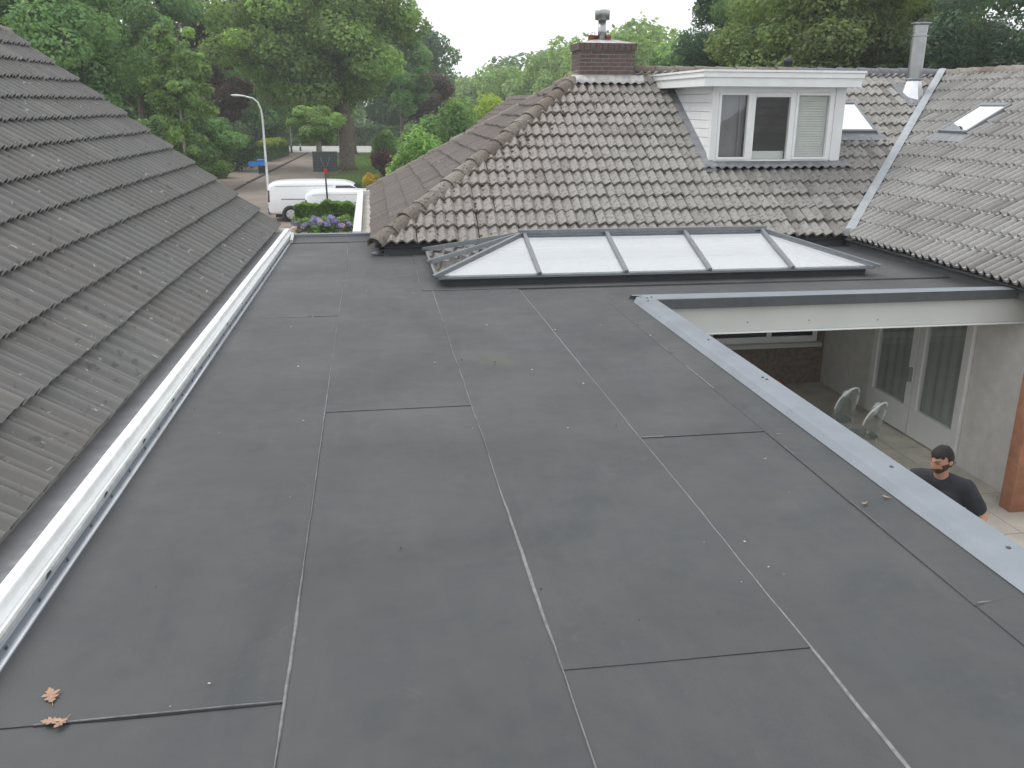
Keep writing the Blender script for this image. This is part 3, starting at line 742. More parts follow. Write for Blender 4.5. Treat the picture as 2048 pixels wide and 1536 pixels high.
felt(S0, S1, -1, 2.69, .000, True); felt(S0, S1, 2.69, 8.67, .004, True); felt(S0, S1, 8.67, 13.93, .001, True)
felt(S1, S2, -1, 5.77, .003); felt(S1, S2, 5.77, 11.51, .007); felt(S1, .51, 11.51, 13.93, .004)
felt(S2, S3, -1, 2.72, .006); felt(S2, S3, 2.72, 8.65, .010); felt(S2, S3, 8.65, 9.77, .006)
felt(S3, S4, -1, 5.00, .001); felt(S3, S4, 5.00, 9.70, .005)
felt(.512, lan[0], 9.772, 12.97, .011); felt(lan[0], DX-.02, 9.772, lan[2], .009); felt(lan[1], DX-.02, lan[2], 12.97, .0085); felt(lan[0], lan[1], lan[3], 12.97, .0095)
felt(S4, DX-.02, 8.90, 9.70, .003)
# sloping edge strips beside the trim, lapped every metre
for k in range(10):
    y0_, y1_ = 8.9-(k+1)*1.0, 8.9-k*1.0; h = .002+.004*(k % 2)
    mb = MB(); mb.hexa([(S4-.004*(k % 3), y0_, RZ-.03), (2.68, y0_, RZ-.03), (2.68, y1_, RZ-.03), (S4, y1_, RZ-.03), (S4-.002*(k % 3), y0_, RZ+.0062), (2.68, y0_, RZ+.046), (2.68, y1_, RZ+.046), (S4, y1_, RZ+.0062)])
    fb_(mb, 'edge_strip', 'felt')
mb = MB(); mb.hexa([(lx(13.9)+.02, 13.6, RZ-.02), (.28, 13.6, RZ-.02), (.28, 13.95, RZ-.02), (lx(13.9)+.02, 13.95, RZ-.02), (lx(13.9)+.02, 13.6, RZ+.011), (.28, 13.6, RZ+.011), (.28, 13.95, RZ+.06), (lx(13.9)+.02, 13.95, RZ+.06)])
fb_(mb, 'edge_strip', 'felt')
# bitumen beads squeezed out along the laps
def bead(p, q, wmin, wmax, h, mat='felt_bead', zoff=.006, seed=0, gaps=0.0):
    p, q = Vector(p), Vector(q); d = q-p; n = max(4, int(d.length/.05)); d.normalize(); r = Vector((d.y, -d.x, 0)); mb = MB(); last = False
    for i in range(n+1):
        t = (q-p).length*i/n; c = p+d*t+r*(.006*wob(t, 1.1, seed)+.003*wob(t, 6, seed+4))
        g = max(0, wob(t, .8, seed+9)+.15)+.35*max(0, wob(t, 5, seed+2)); wd = wmin+(wmax-wmin)*min(1, g)
        z = RZ+zoff; on = wob(t, 1.7, seed+20) > gaps-1 if gaps else True
        mb.v += [c-r*wd/2+Z*(z-h), c-r*wd*.1+Z*(z+h), c+r*wd*.25+Z*(z+h*.9), c+r*wd/2+Z*(z-h)]
        if i and on and last:
            b = 4*i
            for k in range(3): mb.f.append((b-4+k, b-3+k, b+1+k, b+k))
        last = on
    return fb_(mb, 'seam_bead', mat, smooth=True)
for x, ya, yb_, wm, sd_ in ((S1, -1, 13.1, .024, 1), (S2, -1, 9.75, .020, 2), (S3, -1, 9.66, .017, 3)):
    bead((x, ya, 0), (x, yb_, 0), .005, wm*1.15, .004, zoff=.008, seed=sd_)
for x0, x1, y, sd_ in ((lx(2.7)+.25, S1, 2.69, 5), (lx(8.6)+.2, S1, 8.67, 6), (S1, S2, 5.77, 7), (S1, .51, 11.51, 8), (S2, S3, 2.72, 9), (S2, S3, 8.65, 10), (S3, S4, 5.0, 11)):
    bead((x0, y-.003, 0), (x1, y-.003, 0), .003, .005, .0015, 'felt_lip', .003, sd_); bead((x0, y+.003, 0), (x1, y+.003, 0), .001, .016, .002, 'felt_bead', .0065, sd_+30, 1.0)
bead((.51, 11.5, 0), (.51, 9.79, 0), .004, .012, .004, 'felt_bead', .01, 14); bead((.51, 9.77, 0), (4.2, 9.77, 0), .004, .010, .003, 'felt_lip', .008, 15); bead((.51, 9.775, 0), (2.6, 9.775, 0), .002, .012, .004, 'felt_bead', .010, 16, .9)
bead((S4+.006, 8.2, 0), (S4+.006, -1, 0), .001, .010, .003, 'felt_bead', .008, 18, 1.0)
for k in range(1, 7):
    y = 8.9-k+.02*wob(k, 3); bead((S4+.005, y, 0), (S4+.13, y+.008, 0), .002, .008, .003, 'felt_bead', .016, 40+k, .95)
bead((.18, 12.28, 0), (.02, 12.42, 0), .004, .012, .003, 'felt_bead', .009, 60)
# right hand trim (runs towards the camera, then along the canopy)
tr = MB(); TP = 3.29
tr.add([(2.645, -1, RZ+.045), (2.68, -1, TP-.004), (2.70, -1, TP), (2.86, -1, TP), (2.86, -1, TP-.10), (2.645, 8.70, RZ+.045), (2.68, 8.74, TP-.004), (2.70, 8.76, TP), (2.86, 8.60, TP), (2.86, 8.60, TP-.10)],
       [(0,1,6,5),(1,2,7,6),(2,3,8,7),(3,4,9,8),(0,4,3,2,1)])
fb_(tr, 'edge_trim', 'alu')
tr2 = MB()
tr2.add([(2.645, 8.905, RZ+.03), (2.66, 8.88, TP-.004), (2.68, 8.76, TP+.0), (2.861, 8.60, TP), (DX-.02, 8.58, TP), (DX-.02, 8.74, TP), (DX-.02, 8.78, TP-.006), (DX-.02, 8.84, RZ+.02), (2.78, 8.80, TP), (2.67, 8.84, TP-.004), (2.645, 8.70, RZ+.045)],
        [(3,4,5,8,2),(8,5,6,9),(9,6,7,0,1)])
fb_(tr2, 'edge_trim', 'alu')
fb_(MB().box(2.862, 8.582, TP-.105, DX-.02, 8.60, TP-.004), 'dark_trim_face', 'anthracite')  # dark grey strip along the front face of the canopy trim
fb_(MB().box(2.845, -1, 2.9, 2.858, 8.66, TP-.105), 'side_fascia', 'fascia')
fb_(MB().box(2.86, 8.66, 2.905, DX-.015, 8.69, TP-.004), 'fascia', 'fascia')
fb_(MB().box(2.86, 8.64, 2.885, DX-.015, 8.70, 2.903), 'fascia_foot', 'white_board')
for x, y in ((2.75, 8.55), (2.78, 8.68), (2.84, 8.72), (2.79, 6.95), (2.79, 5.85), (2.80, 5.80), (2.79, 4.15), (2.79, 3.2)):
    fb_(MB().lathe((x, y, TP), [(.011, 0), (.011, .004), (.006, .007), (0, .008)], 10), 'rivet', 'screw')
for x, z in ((3.33, 2.97), (3.9, 3.0), (4.6, 3.0), (5.4, 2.98)):
    fb_(MB().lathe((x, 8.659, z), [(.007, 0), (.007, -.004), (0, -.006)], 8, 'y'), 'fascia_screw', 'screw')
# front trim
fb_(MB().box(lx(14)+.03, 13.93, RZ+.03, -.04, 14.02, RZ+.095), 'edge_trim', 'alu', bevel=.006)
# left upstand: white coping, stepped track, screwed strip, bright bar
def run(prof, name, mat, y0=-1.0, y1=14.12, **k):
    mb = MB(); n = 24
    ys = [y0+(y1-y0)*i/n for i in range(n+1)]; m_ = len(prof)
    for i, y in enumerate(ys):
        mb.v += [(lx(y)+d+.003*wob(y, .9, d*40), y, z+.002*wob(y, .8, z)) for d, z in prof]
        if i: mb.f += [((i-1)*m_+j, (i-1)*m_+(j+1) % m_, i*m_+(j+1) % m_, i*m_+j) for j in range(m_)]
    mb.f += [tuple(range(m_)), tuple(range(n*m_, n*m_+m_))]
    return fb_(mb, name, mat, **k)
run([(-.10, 2.9), (-.005, 2.9), (-.005, 3.30), (-.10, 3.30)], 'upstand', 'coping_white')
for k in range(5):
    dz_ = .0015*(k % 2); run([(-.105, 3.30), (-.040, 3.31), (-.040-.002*(k % 2), 3.352+dz_), (-.046, 3.36+dz_), (-.100, 3.358+dz_), (-.108, 3.35)], 'coping', 'coping_white', -1+3.024*k, -1+3.024*(k+1)-.005)
run([(-.041, 3.19), (-.018, 3.19), (-.018, 3.31), (-.041, 3.312)], 'track', 'white_board')
run([(-.018, 3.19), (-.002, 3.19), (-.002, 3.285), (-.008, 3.292), (-.018, 3.292)], 'track_step', 'track_grey')
run([(-.002, 3.19), (.006, 3.19), (.008, 3.262), (-.002, 3.266)], 'termination_strip', 'alu')
run([(.008, 3.195), (.022, 3.195), (.024, 3.214), (.018, 3.222), (.008, 3.222)], 'sealing_bar', 'alu_bright')
for k in range(40):
    y = .4+k*.34; fb_(MB().lathe((lx(y)+.008, y, 3.242), [(.0095, 0), (.0095, .004), (0, .007)], 8, 'x'), 'strip_screw', 'screw')
for k in range(9):
    y = 2.9+k*.75+.2*wob(k, 2.3); fb_(MB().add([(lx(y)-.0005, y, 3.268), (lx(y)-.0005, y+.07, 3.268), (lx(y)-.0005, y+.06, 3.284), (lx(y)-.0005, y+.02, 3.288)], [(0,1,2,3)]), 'sealant_smear', 'screw')
fb_(MB().hexa([(lx(14)+.01, 13.6, RZ+.012), (lx(14)+.05, 13.6, RZ+.012), (lx(14)+.05, 13.92, RZ+.07), (lx(14)+.01, 13.92, RZ+.07), (lx(14)+.01, 13.6, RZ+.06), (lx(14)+.05, 13.6, RZ+.055), (lx(14)+.05, 13.92, RZ+.12), (lx(14)+.01, 13.92, RZ+.13)]), 'corner_flap', 'track_grey')
fb_(MB().bar((.22, 12.62, RZ+.1), (-.03, 12.28, RZ+.03), .07, .02), 'hip_flashing_tongue', 'lead')
bx_ = MB(); bx_.box(lx(0)-.1, -1, 0, 2.82, -.8, 2.94).box(2.6, -.8, 0, 2.82, 8.68, 2.94).box(-1.2, 13.5, 0, .33, 13.9, 2.94).box(-1.2, -.8, 0, -1.05, 13.5, 2.94)
fb_(bx_, 'wall', 'brick_light')

# ================================================================== ROOF LANTERN
lant = empty('roof_lantern', (3.4, 11.1, RZ), 0, 'hipped glass roof lantern with grey aluminium bars on the flat roof', 'roof lantern')
def lb(mb, name, mat, **k):
    o = mb.build(name, mat, lant, **k); o.matrix_parent_inverse = Matrix.Translation((-3.4, -11.1, -RZ)); return o
X0, X1, Y0, Y1 = lan; kz = 3.305
km = MB()
km.box(X0-.03, Y0-.03, RZ-.02, X1+.03, Y0+.05, kz).box(X0-.03, Y1-.05, RZ-.02, X1+.03, Y1+.03, kz).box(X0-.03, Y0+.05, RZ-.02, X0+.05, Y1-.05, kz).box(X1-.05, Y0+.05, RZ-.02, X1+.03, Y1-.05, kz)
lb(km, 'kerb', 'kerb_dark', bevel=.008)
gz, rz_ = 3.32, 3.645; ry_ = (Y0+Y1)/2; ra, rb_ = 1.86, 5.0
e0, e1, e2, e3 = (X0-.10, Y0-.09), (X1+.10, Y0-.09), (X1+.10, Y1+.09), (X0-.10, Y1+.09)
A, B = Vector((ra, ry_, rz_)), Vector((rb_, ry_, rz_))
c0, c1, c2, c3 = [Vector((x, y, gz)) for x, y in (e0, e1, e2, e3)]
bxs = [1.88, 2.92, 3.95, 5.0]; txs = [1.86, 2.92, 3.95, 5.0]
def pane(pts):
    pts = [Vector(p) for p in pts]; n = (pts[1]-pts[0]).cross(pts[2]-pts[0]).normalized()
    if n.z < 0: n = -n
    mb = MB(); k = len(pts); mb.v = [p for p in pts]+[p+n*.02 for p in pts]
    mb.f = [tuple(range(k)), tuple(range(k, 2*k))]+[(i, (i+1) % k, k+(i+1) % k, k+i) for i in range(k)]
    lb(mb, 'pane', 'glass_solar')
fy0, fy1 = e0[1], e2[1]
F_ = lambda x: Vector((x, fy0, gz)); K_ = lambda x: Vector((x, fy1, gz)); T_ = lambda x: Vector((x, ry_, rz_))
pane([c0, F_(bxs[0]), A]); pane([F_(bxs[3]), c1, B]); pane([c3, K_(bxs[0]), A]); pane([K_(bxs[3]), c2, B])
for i in range(3):
    pane([F_(bxs[i]), F_(bxs[i+1]), T_(txs[i+1]), T_(txs[i])]); pane([K_(bxs[i]), K_(bxs[i+1]), T_(txs[i+1]), T_(txs[i])])
ml = Vector((e0[0], ry_, gz)); mr_ = Vector((e1[0], ry_, gz))
pane([c0, ml, A]); pane([ml, c3, A]); pane([c1, mr_, B]); pane([mr_, c2, B])
u = Vector((0, 0, .03))
for i in range(4):
    for P in (F_, K_):
        d = (P(bxs[i])-T_(txs[i])).normalized()*.035
        lb(MB().bar(P(bxs[i])+u+d, T_(txs[i])+u, .046, .04), 'rafter', 'alu_bar', bevel=.005)
for c_, t_ in ((c0, A), (c3, A), (c1, B), (c2, B), (ml, A), (mr_, B)):
    d = (c_-t_).normalized()*.07; lb(MB().bar(c_+u+d, t_+u, .042, .04), 'hip_bar', 'alu_bar', bevel=.005)
lb(MB().bar(A+u+Vector((-.07, 0, .012)), B+u+Vector((.07, 0, .012)), .075, .05), 'ridge_bar', 'alu_bar', bevel=.006)
sb_ = MB(); sb_.bar(c0-Vector((0, 0, .012)), c1-Vector((0, 0, .012)), .05, .022).bar(c3-Vector((0, 0, .012)), c2-Vector((0, 0, .012)), .05, .022).bar(c0-Vector((0, -.03, .012)), c3-Vector((0, .03, .012)), .05, .022).bar(c1-Vector((0, -.03, .012)), c2-Vector((0, .03, .012)), .05, .022)
lb(sb_, 'glazing_seat', 'alu_dark')

# ================================================================== NEIGHBOUR'S ROOF
P0 = Vector((-1.515, 14.45, 3.30)); dlt = .0207; NP = R(38.2)
e = Vector((dlt, 1, 0)).normalized(); hs_ = Vector((-1, dlt, 0)).normalized(); sN = hs_*math.cos(NP)+Z*math.sin(NP)
nb = empty('neighbour_house', (-5, 7, 0), 0, 'neighbouring house with steep dark grey corrugated tile roof', 'house')
def nb_(mb, name, mat, **k):
    o = mb.build(name, mat, nb, **k); o.matrix_parent_inverse = Matrix.Translation((5, -7, 0)); return o
LN = 14.8; O_ = P0 - e*LN; SLEN = 4.62
nd = MB(); nl = (e.cross(sN))*-.035
nd.add([O_+nl, P0+nl-e*.03, P0+sN*SLEN+nl-e*.03, O_+sN*SLEN+nl], [(0,1,2,3)])
top = P0+sN*SLEN; ot = O_+sN*SLEN; bk = hs_*3.6-Z*2.85
nd.add([ot+nl, top+nl, top+bk+nl, ot+bk+nl], [(0,1,2,3)])
nroof = nd.build('roof', 'soffit', nb); nroof.matrix_parent_inverse = Matrix.Translation((5, -7, 0))
t_left = tile_mesh('tile', .206, .44, prof1, .06, .018, 'tile_left')
sl_n = Slope(O_, e, sN, t_left, .206, .385, .44, [(0, 0), (LN, 0), (LN, SLEN), (0, SLEN)], jit=.4)
tp = bpy.data.objects.new('tile_layer', None)
lay_tiles(nroof, [sl_n], 300)
for o in nroof.children: pass
n0_ = len(nb.children)
def nb_ridge():
    before = set(bpy.data.objects)
    ridge_run(nb, ot, top+e*.05, (0, 0, 1), .40, .13, 'ridge_mossy')
    for o in set(bpy.data.objects)-before: o.matrix_parent_inverse = Matrix.Translation((5, -7, 0))
nb_ridge()
vb_ = MB(); vb_.bar(P0-Z*.03+e*.005+sN*.03, top-Z*.03+e*.005, .03, .16, up=(0, 0, 1))
nb_(vb_, 'verge_board', 'soffit')
gu = MB()   # dark gutter between the two buildings
ga, gb_ = O_+Vector((.015, 0, 0)), P0+Vector((.015, 0, 0))
gu.add([(ga.x-.14, ga.y, 3.265), (lx(ga.y)-.105, ga.y, 3.275), (lx(gb_.y)-.105, gb_.y-.12, 3.275), (gb_.x-.14, gb_.y-.12, 3.265), (ga.x-.14, ga.y, 2.9), (lx(ga.y)-.105, ga.y, 2.9), (lx(gb_.y)-.105, gb_.y-.12, 2.9), (gb_.x-.14, gb_.y-.12, 2.9)],
       [(0,1,2,3),(7,6,5,4),(0,4,5,1),(1,5,6,2),(2,6,7,3),(3,7,4,0)])
nb_(gu, 'box_gutter', 'gutter_grey')
nb_(MB().box(P0.x-.10, 14.34, 3.05, lx(14.3)-.04, 14.37, 3.325), 'gutter_end', 'coping_white')
nw = MB(); nw.hexa([(O_.x-.35, O_.y+.2, 0), (P0.x-.35, P0.y-.25, 0), (top.x-3.3, top.y-.25, 0), (ot.x-3.3, ot.y+.2, 0), (O_.x-.35, O_.y+.2, 3.3), (P0.x-.35, P0.y-.25, 3.3), (top.x-3.3, top.y-.25, 3.3), (ot.x-3.3, ot.y+.2, 3.3)])
nw.add([(P0.x-.3, P0.y-.25, 3.3), (top.x, top.y-.25, 5.9), (top.x-3.3, top.y-.25, 3.3)], [(0, 1, 2)])
nb_(nw, 'wall', 'brick_light')

# ================================================================== COURTYARD
tz = MB(); tz.box(2.83, -1.5, -.2, DX-.0005, 12.999, TZ-.012)
to = tz.build('terrace', 'terrace'); to['kind'] = 'structure'
sm = None
for i in range(9):
    for j in range(24):
        x, y = 2.85+i*.485, 1.2+j*.49
        if y > 12.5 or x > 6.8: continue
        if sm is None: o = MB().box(0, 0, 0, .475, .48, .02).build('paving_slab', 'terrace', to, bevel=.004); sm = o.data
        else: o = bpy.data.objects.new('paving_slab', sm); col.objects.link(o); o.parent = to
        o.location = (x, y, TZ-.02+random.gauss(0, .001))
tag(MB().bar((7.03, 8.13, TZ), (7.03, 8.13, 3.2), .19, .19, up=(0, 1, 0)).build('timber_post', 'wood_post', None, bevel=.012), 'orange brown square timber post at the right of the courtyard', 'post')
# the post stops under the wing's eave
# clear plastic chairs
def chair(loc, rz, label):
    c = empty('clear_chair', loc, rz, label, 'chair', 'clear chairs in the courtyard')
    st = MB(); n = 12
    pts = [(.23*math.cos(2*math.pi*i/n), .22*math.sin(2*math.pi*i/n)) for i in range(n)]
    st.prism(pts, .44, .455, lambda a, b, t: (a, b, t)); st.build('seat', 'glass_acrylic', c, bevel=.004)
    bk = MB(); rows_ = 7; cols_ = 9
    for k in (0, 1):
        for r_ in range(rows_):
            t = r_/(rows_-1); hw = .2*math.sqrt(max(.05, 1-(max(0, t-.35)/.66)**2)); z = .50+.44*t
            for i in range(cols_):
                a = (i/(cols_-1)*2-1); bk.v.append((a*hw, .20+.08*t-.07*(a*a)+k*.008, z))
    o1 = rows_*cols_
    for r_ in range(rows_-1):
        for i in range(cols_-1):
            q_ = r_*cols_+i; bk.f += [(q_, q_+1, q_+cols_+1, q_+cols_), (o1+q_, o1+q_+cols_, o1+q_+cols_+1, o1+q_+1)]
    bk.build('backrest', 'glass_acrylic', c, True)
    rim = MB(); rim.tube([(-.2*math.cos(t), .235+.045*math.sin(t)-.07*math.cos(t)**2, .66+.285*math.sin(t)) for t in [math.pi*i/12 for i in range(13)]], .011, 8); rim.build('back_rim', 'upvc', c, True)
    for sx_ in (-1, 1):
        for sy_ in (-1, 1): MB().tube([(sx_*.15, sy_*.14, .44), (sx_*.19, sy_*.19, 0)], [.014, .010], 8).build('leg', 'glass_acrylic', c, True)
        MB().tube([(sx_*.14, .17, .44), (sx_*.15, .21, .60)], .012, 8).build('back_strut', 'glass_acrylic', c, True)
chair((5.86, 10.10, TZ), R(200), 'clear plastic chair with pale rounded rim, further from the man')
chair((5.88, 9.50, TZ), R(205), 'clear plastic chair with pale rounded rim, nearer the man')
# orange tub lid leaning against back wall
lid = MB(); lid.lathe((0, 0, 0), [(0, 0), (.19, 0), (.2, .012), (.2, .03), (.185, .03), (.18, .016), (0, .014)], 26)
lo = lid.build('orange_lid', 'orange_red', None, True); lo.location = (6.27, 12.72, TZ+.04); lo.rotation_euler = (R(14), 0, 0)
tag(lo, 'flat orange red lid lying by the dark brick wall under the window', 'lid')

# ================================================================== MAN
def skinned(name, verts, edges, radii, mat, parent, sub=2):
    me = bpy.data.meshes.new(name); me.from_pydata(verts, edges, []); me.materials.append(M[mat])
    o = bpy.data.objects.new(name, me); col.objects.link(o); o.parent = parent
    md = o.modifiers.new('skin', 'SKIN'); md.use_smooth_shade = True
    for sv, r_ in zip(me.skin_vertices[0].data, radii): sv.radius = r_ if isinstance(r_, tuple) else (r_, r_)
    me.skin_vertices[0].data[0].use_root = True
    s = o.modifiers.new('sub', 'SUBSURF'); s.levels = sub; s.render_levels = sub
    return o
man = empty('person', (4.54, 6.06, TZ), R(-48), 'man with short dark hair and beard in a black t-shirt, looking down in the courtyard', 'person')
# local frame: faces -Y, x to his left (viewer's right)
def blob(name, tubes, mat, parent, voxel=.012, it=6):
    mb = MB()
    for pts, rad_ in tubes:
        P_ = [Vector(p) for p in pts]; n_ = 5; pp = []; rr = []
        for i in range(len(P_)-1):
            for k in range(n_): pp.append(P_[i].lerp(P_[i+1], k/n_)); rr.append(rad_[i]+(rad_[i+1]-rad_[i])*k/n_)
        pp.append(P_[-1]); rr.append(rad_[-1])
        d0, d1 = (pp[0]-pp[1]).normalized(), (pp[-1]-pp[-2]).normalized()
        pp = [pp[0]+d0*rr[0]*.8, pp[0]+d0*rr[0]*.5]+pp+[pp[-1]+d1*rr[-1]*.5, pp[-1]+d1*rr[-1]*.8]; rr = [rr[0]*.35, rr[0]*.85]+rr+[rr[-1]*.85, rr[-1]*.35]
        mb.tube(pp, rr, 14)
    o = mb.build(name, mat, parent, True)
    r_ = o.modifiers.new('r', 'REMESH'); r_.mode = 'VOXEL'; r_.voxel_size = voxel; r_.use_smooth_shade = True
    sm_ = o.modifiers.new('s', 'SMOOTH'); sm_.iterations = it; sm_.factor = .5
    return o
J = dict(sL=(.185, .0, 1.40), eL=(.335, .04, 1.17), wL=(.37, -.13, 1.07), sR=(-.185, -.01, 1.40), eR=(-.28, -.03, 1.13), wR=(-.19, -.25, 1.03))
TOR = [([(-.06, .03, .95), (-.07, .02, 1.12), (-.07, 0, 1.30)], [.11, .105, .115]), ([(.06, .03, .95), (.07, .02, 1.12), (.07, 0, 1.30)], [.11, .105, .115]),
       ([(-.17, .0, 1.385), (0, -.005, 1.40), (.17, 0, 1.385)], [.072, .085, .072])]
ARM = lambda g: [([J['sL'], J['eL']], [.062+g, .048+g]), ([J['sR'], J['eR']], [.062+g, .048+g])]
LEG = lambda g: [([(s*.09, .03, .93), (s*.115, -.03, .50), (s*.125, .03, .10)], [.10+g, .06+g, .045+g]) for s in (-1, 1)]
FORE = [([J['eL'], J['wL']], [.045, .028]), ([J['eR'], J['wR']], [.045, .028])]
FEET = [([(s*.125, .05, .05), (s*.14, -.16, .035)], [.048, .035]) for s in (-1, 1)]
NECK = [([(0, -.005, 1.40), (0, -.05, 1.50), (0, -.085, 1.58)], [.062, .056, .055])]
body = blob('body', TOR+ARM(0)+LEG(0)+FORE+FEET+NECK, 'skin', man, .012)
def grow(T_, g): return [(p, [r_+g for r_ in rr]) for p, rr in T_]
half = lambda a, b: tuple(J[a][i]+(J[b][i]-J[a][i])*.72 for i in range(3))
blob('t_shirt', grow(TOR, .016)+[([J['sL'], half('sL', 'eL')], [.080, .074]), ([J['sR'], half('sR', 'eR')], [.080, .074])], 'shirt', man, .012, 4)
blob('trousers', LEG(.018)+[([(-.06, .03, .94), (.06, .03, .94)], [.125, .125])], 'jeans', man, .014, 4)
blob('shoe', [FEET[0]], 'rubber', man, .01, 2).scale = (1.0, 1.0, 1.0); blob('shoe', [FEET[1]], 'rubber', man, .01, 2)
# head
hd = bmesh.new(); bmesh.ops.create_icosphere(hd, subdivisions=5, radius=1)
for v in hd.verts:
    x, y, z = v.co
    fx_ = .076*(1-.16*max(0, -z)); v.co = Vector((x*fx_, y*.098, z*.118))
    if z < -.15 and y < 0: v.co.y -= .014*min(1, -z)*1.2; v.co.x *= 1-.18*max(0, -z-.2)
    if z < -.2 and y > 0: v.co.y *= 1-.4*(-z)
    X_, Y_, Z_ = v.co
    if Y_ < 0:
        v.co.y -= .024*math.exp(-(X_/.013)**2-((Z_+.018)/.02)**2) + .010*math.exp(-(X_/.010)**2-((Z_-.01)/.022)**2)      # nose
        v.co.y += .010*(math.exp(-((X_-.03)/.016)**2-((Z_-.012)/.011)**2)+math.exp(-((X_+.03)/.016)**2-((Z_-.012)/.011)**2))   # eye sockets
        v.co.y -= .006*math.exp(-(X_/.045)**2-((Z_-.032)/.009)**2)                                                     # brow
        v.co.y -= .006*math.exp(-(X_/.022)**2-((Z_+.058)/.010)**2)                                                     # mouth
hm = bpy.data.meshes.new('head'); hd.to_mesh(hm); hd.free(); hm.materials.append(M['skin']); hm.materials.append(M['hair']); hm.materials.append(M['beard']); hm.shade_smooth()
for p in hm.polygons:
    c = p.center
    if c.y < .03 and ((c.z < .0 and abs(c.x) > .056) or c.z < -.036-.004*math.cos(c.x*90)) and not (abs(c.x) < .017 and -.064 < c.z < -.055): p.material_index = 2   # beard
    if abs(c.z-.036+.10*abs(abs(c.x)-.03)) < .0035 and .014 < abs(c.x) < .047 and c.y < 0: p.material_index = 1       # brows
    if abs(c.z-.013) < .0028 and .020 < abs(c.x) < .040 and c.y < 0: p.material_index = 1                             # eyes
ho = bpy.data.objects.new('head', hm); col.objects.link(ho); ho.parent = man; ho.location = (0, -.105, 1.63); ho.rotation_euler = (R(16), R(3), R(-24))
hh = bmesh.new(); bmesh.ops.create_icosphere(hh, subdivisions=4, radius=1)
kill = []
for v in hh.verts:
    x, y, z = v.co; v.co = Vector((x*.083, y*.106+.004, z*.124+.004)) * (1+.035*mnoise.noise(Vector((x*6, y*6, z*6))))
    if (z < .40+.06*mnoise.noise(Vector((x*5, 1, 2))) and y < -.28) or (z < .05 and y < .05) or z < -.42: kill.append(v)
bmesh.ops.delete(hh, geom=kill, context='VERTS'); hme = bpy.data.meshes.new('hair'); hh.to_mesh(hme); hh.free(); hme.materials.append(M['hair']); hme.shade_smooth()
hob = bpy.data.objects.new('hair', hme); col.objects.link(hob); hob.parent = ho; hob.modifiers.new('t', 'SOLIDIFY').thickness = .008
for sx_ in (-1, 1):
    MB().lathe((sx_*.077, .012, -.005), [(.0, -.006), (.018, -.005), (.024, 0), (.018, .006), (0, .004)], 10, 'x').build('ear', 'skin', ho, True)
# hands: palm and five fingers each
def hand(wr, fwd, side, up):
    wr, fwd, side, up = Vector(wr), Vector(fwd).normalized(), Vector(side).normalized(), Vector(up).normalized()
    vs = [wr, wr+fwd*.05, wr+fwd*.085]; es = [(0, 1), (1, 2)]; rs = [(.022, .028), (.018, .036), (.014, .036)]
    for k, (ln, of) in enumerate(((.062, -.030), (.074, -.010), (.070, .011), (.055, .030))):
        b = wr+fwd*.088+side*of; p1_ = b+fwd*ln*.5-up*.004; p2_ = p1_+fwd*ln*.35-up*.018; p3_ = p2_+fwd*ln*.18-up*.024
        i = len(vs); vs += [b, p1_, p2_, p3_]; es += [(2, i), (i, i+1), (i+1, i+2), (i+2, i+3)]; rs += [.0095, .009, .008, .007]
    i = len(vs); t0 = wr+fwd*.03-side*.034; vs += [t0, t0+fwd*.03-side*.02-up*.008, t0+fwd*.055-side*.022-up*.02]; es += [(0, i), (i, i+1), (i+1, i+2)]; rs += [.012, .0105, .008]
    skinned('hand', [tuple(v) for v in vs], es, rs, 'skin', man, 1)
hand(J['wL'], (-.1, -.95, -.1), (1, -.35, 0), (0, -.2, 1)); hand(J['wR'], (.4, -.85, -.1), (-1, -.4, 0), (0, -.1, 1))
pr = MB()
for i, (wd, hh_) in enumerate(((.010, .012), (.008, .018), (.012, .012), (.011, .012), (.009, .014), (.006, .016), (.011, .012), (.010, .012))):
    x = -.01+i*.0145
    pr.add([(x, -.168-.02*(1-abs(x-.02)*6), 1.275), (x+wd, -.168-.02*(1-abs(x-.02)*6), 1.275), (x+wd, -.168-.02*(1-abs(x-.02)*6), 1.275+hh_), (x, -.168-.02*(1-abs(x-.02)*6), 1.275+hh_)], [(0,1,2,3)])
pr.build('shirt_print', 'print_white', man)

# ================================================================== FOLIAGE
def leaves(centers, radii, n, size, tint=.25, flat=.0, droop=0.0, asp=.62, shell=.88, clump_tint=.34, upbias=.45):
    """leaf quads scattered through a set of clumps; returns verts, colours"""
    centers = np.asarray(centers, float); radii = np.asarray(radii, float)
    wgt = radii[:, 0]*radii[:, 2]; idx = rng.choice(len(centers), n, p=wgt/wgt.sum())
    d = rng.normal(size=(n, 3)); d /= np.linalg.norm(d, axis=1)[:, None]
    rr = np.where(rng.random(n) < shell, rng.normal(.95, .10, n), rng.random(n)**.5)
    p = centers[idx]+d*radii[idx]*rr[:, None]
    nrm = d*.8+rng.normal(size=(n, 3))*.55+np.array([0, 0, upbias]); nrm /= np.linalg.norm(nrm, axis=1)[:, None]
    t = rng.normal(size=(n, 3)); t[:, 2] -= droop; t -= nrm*np.sum(t*nrm, 1)[:, None]; t /= np.linalg.norm(t, axis=1)[:, None]
    b = np.cross(nrm, t); s = size*rng.uniform(.55, 1.35, n)[:, None]
    v = np.stack([p-t*s*.5, p+b*s*.5*asp-t*s*.05, p+t*s*.5, p-b*s*.5*asp-t*s*.05], 1).reshape(-1, 3)
    ct = 1+clump_tint*(rng.random(len(centers))*2-1)
    c = ct[idx]*(1+tint*(rng.random(n)*2-1))
    cc = np.stack([c*(1+.12*(rng.random(n)*2-1)), c, c*(1+.15*(rng.random(n)*2-1))], 1)
    return v, np.repeat(cc, 4, 0)
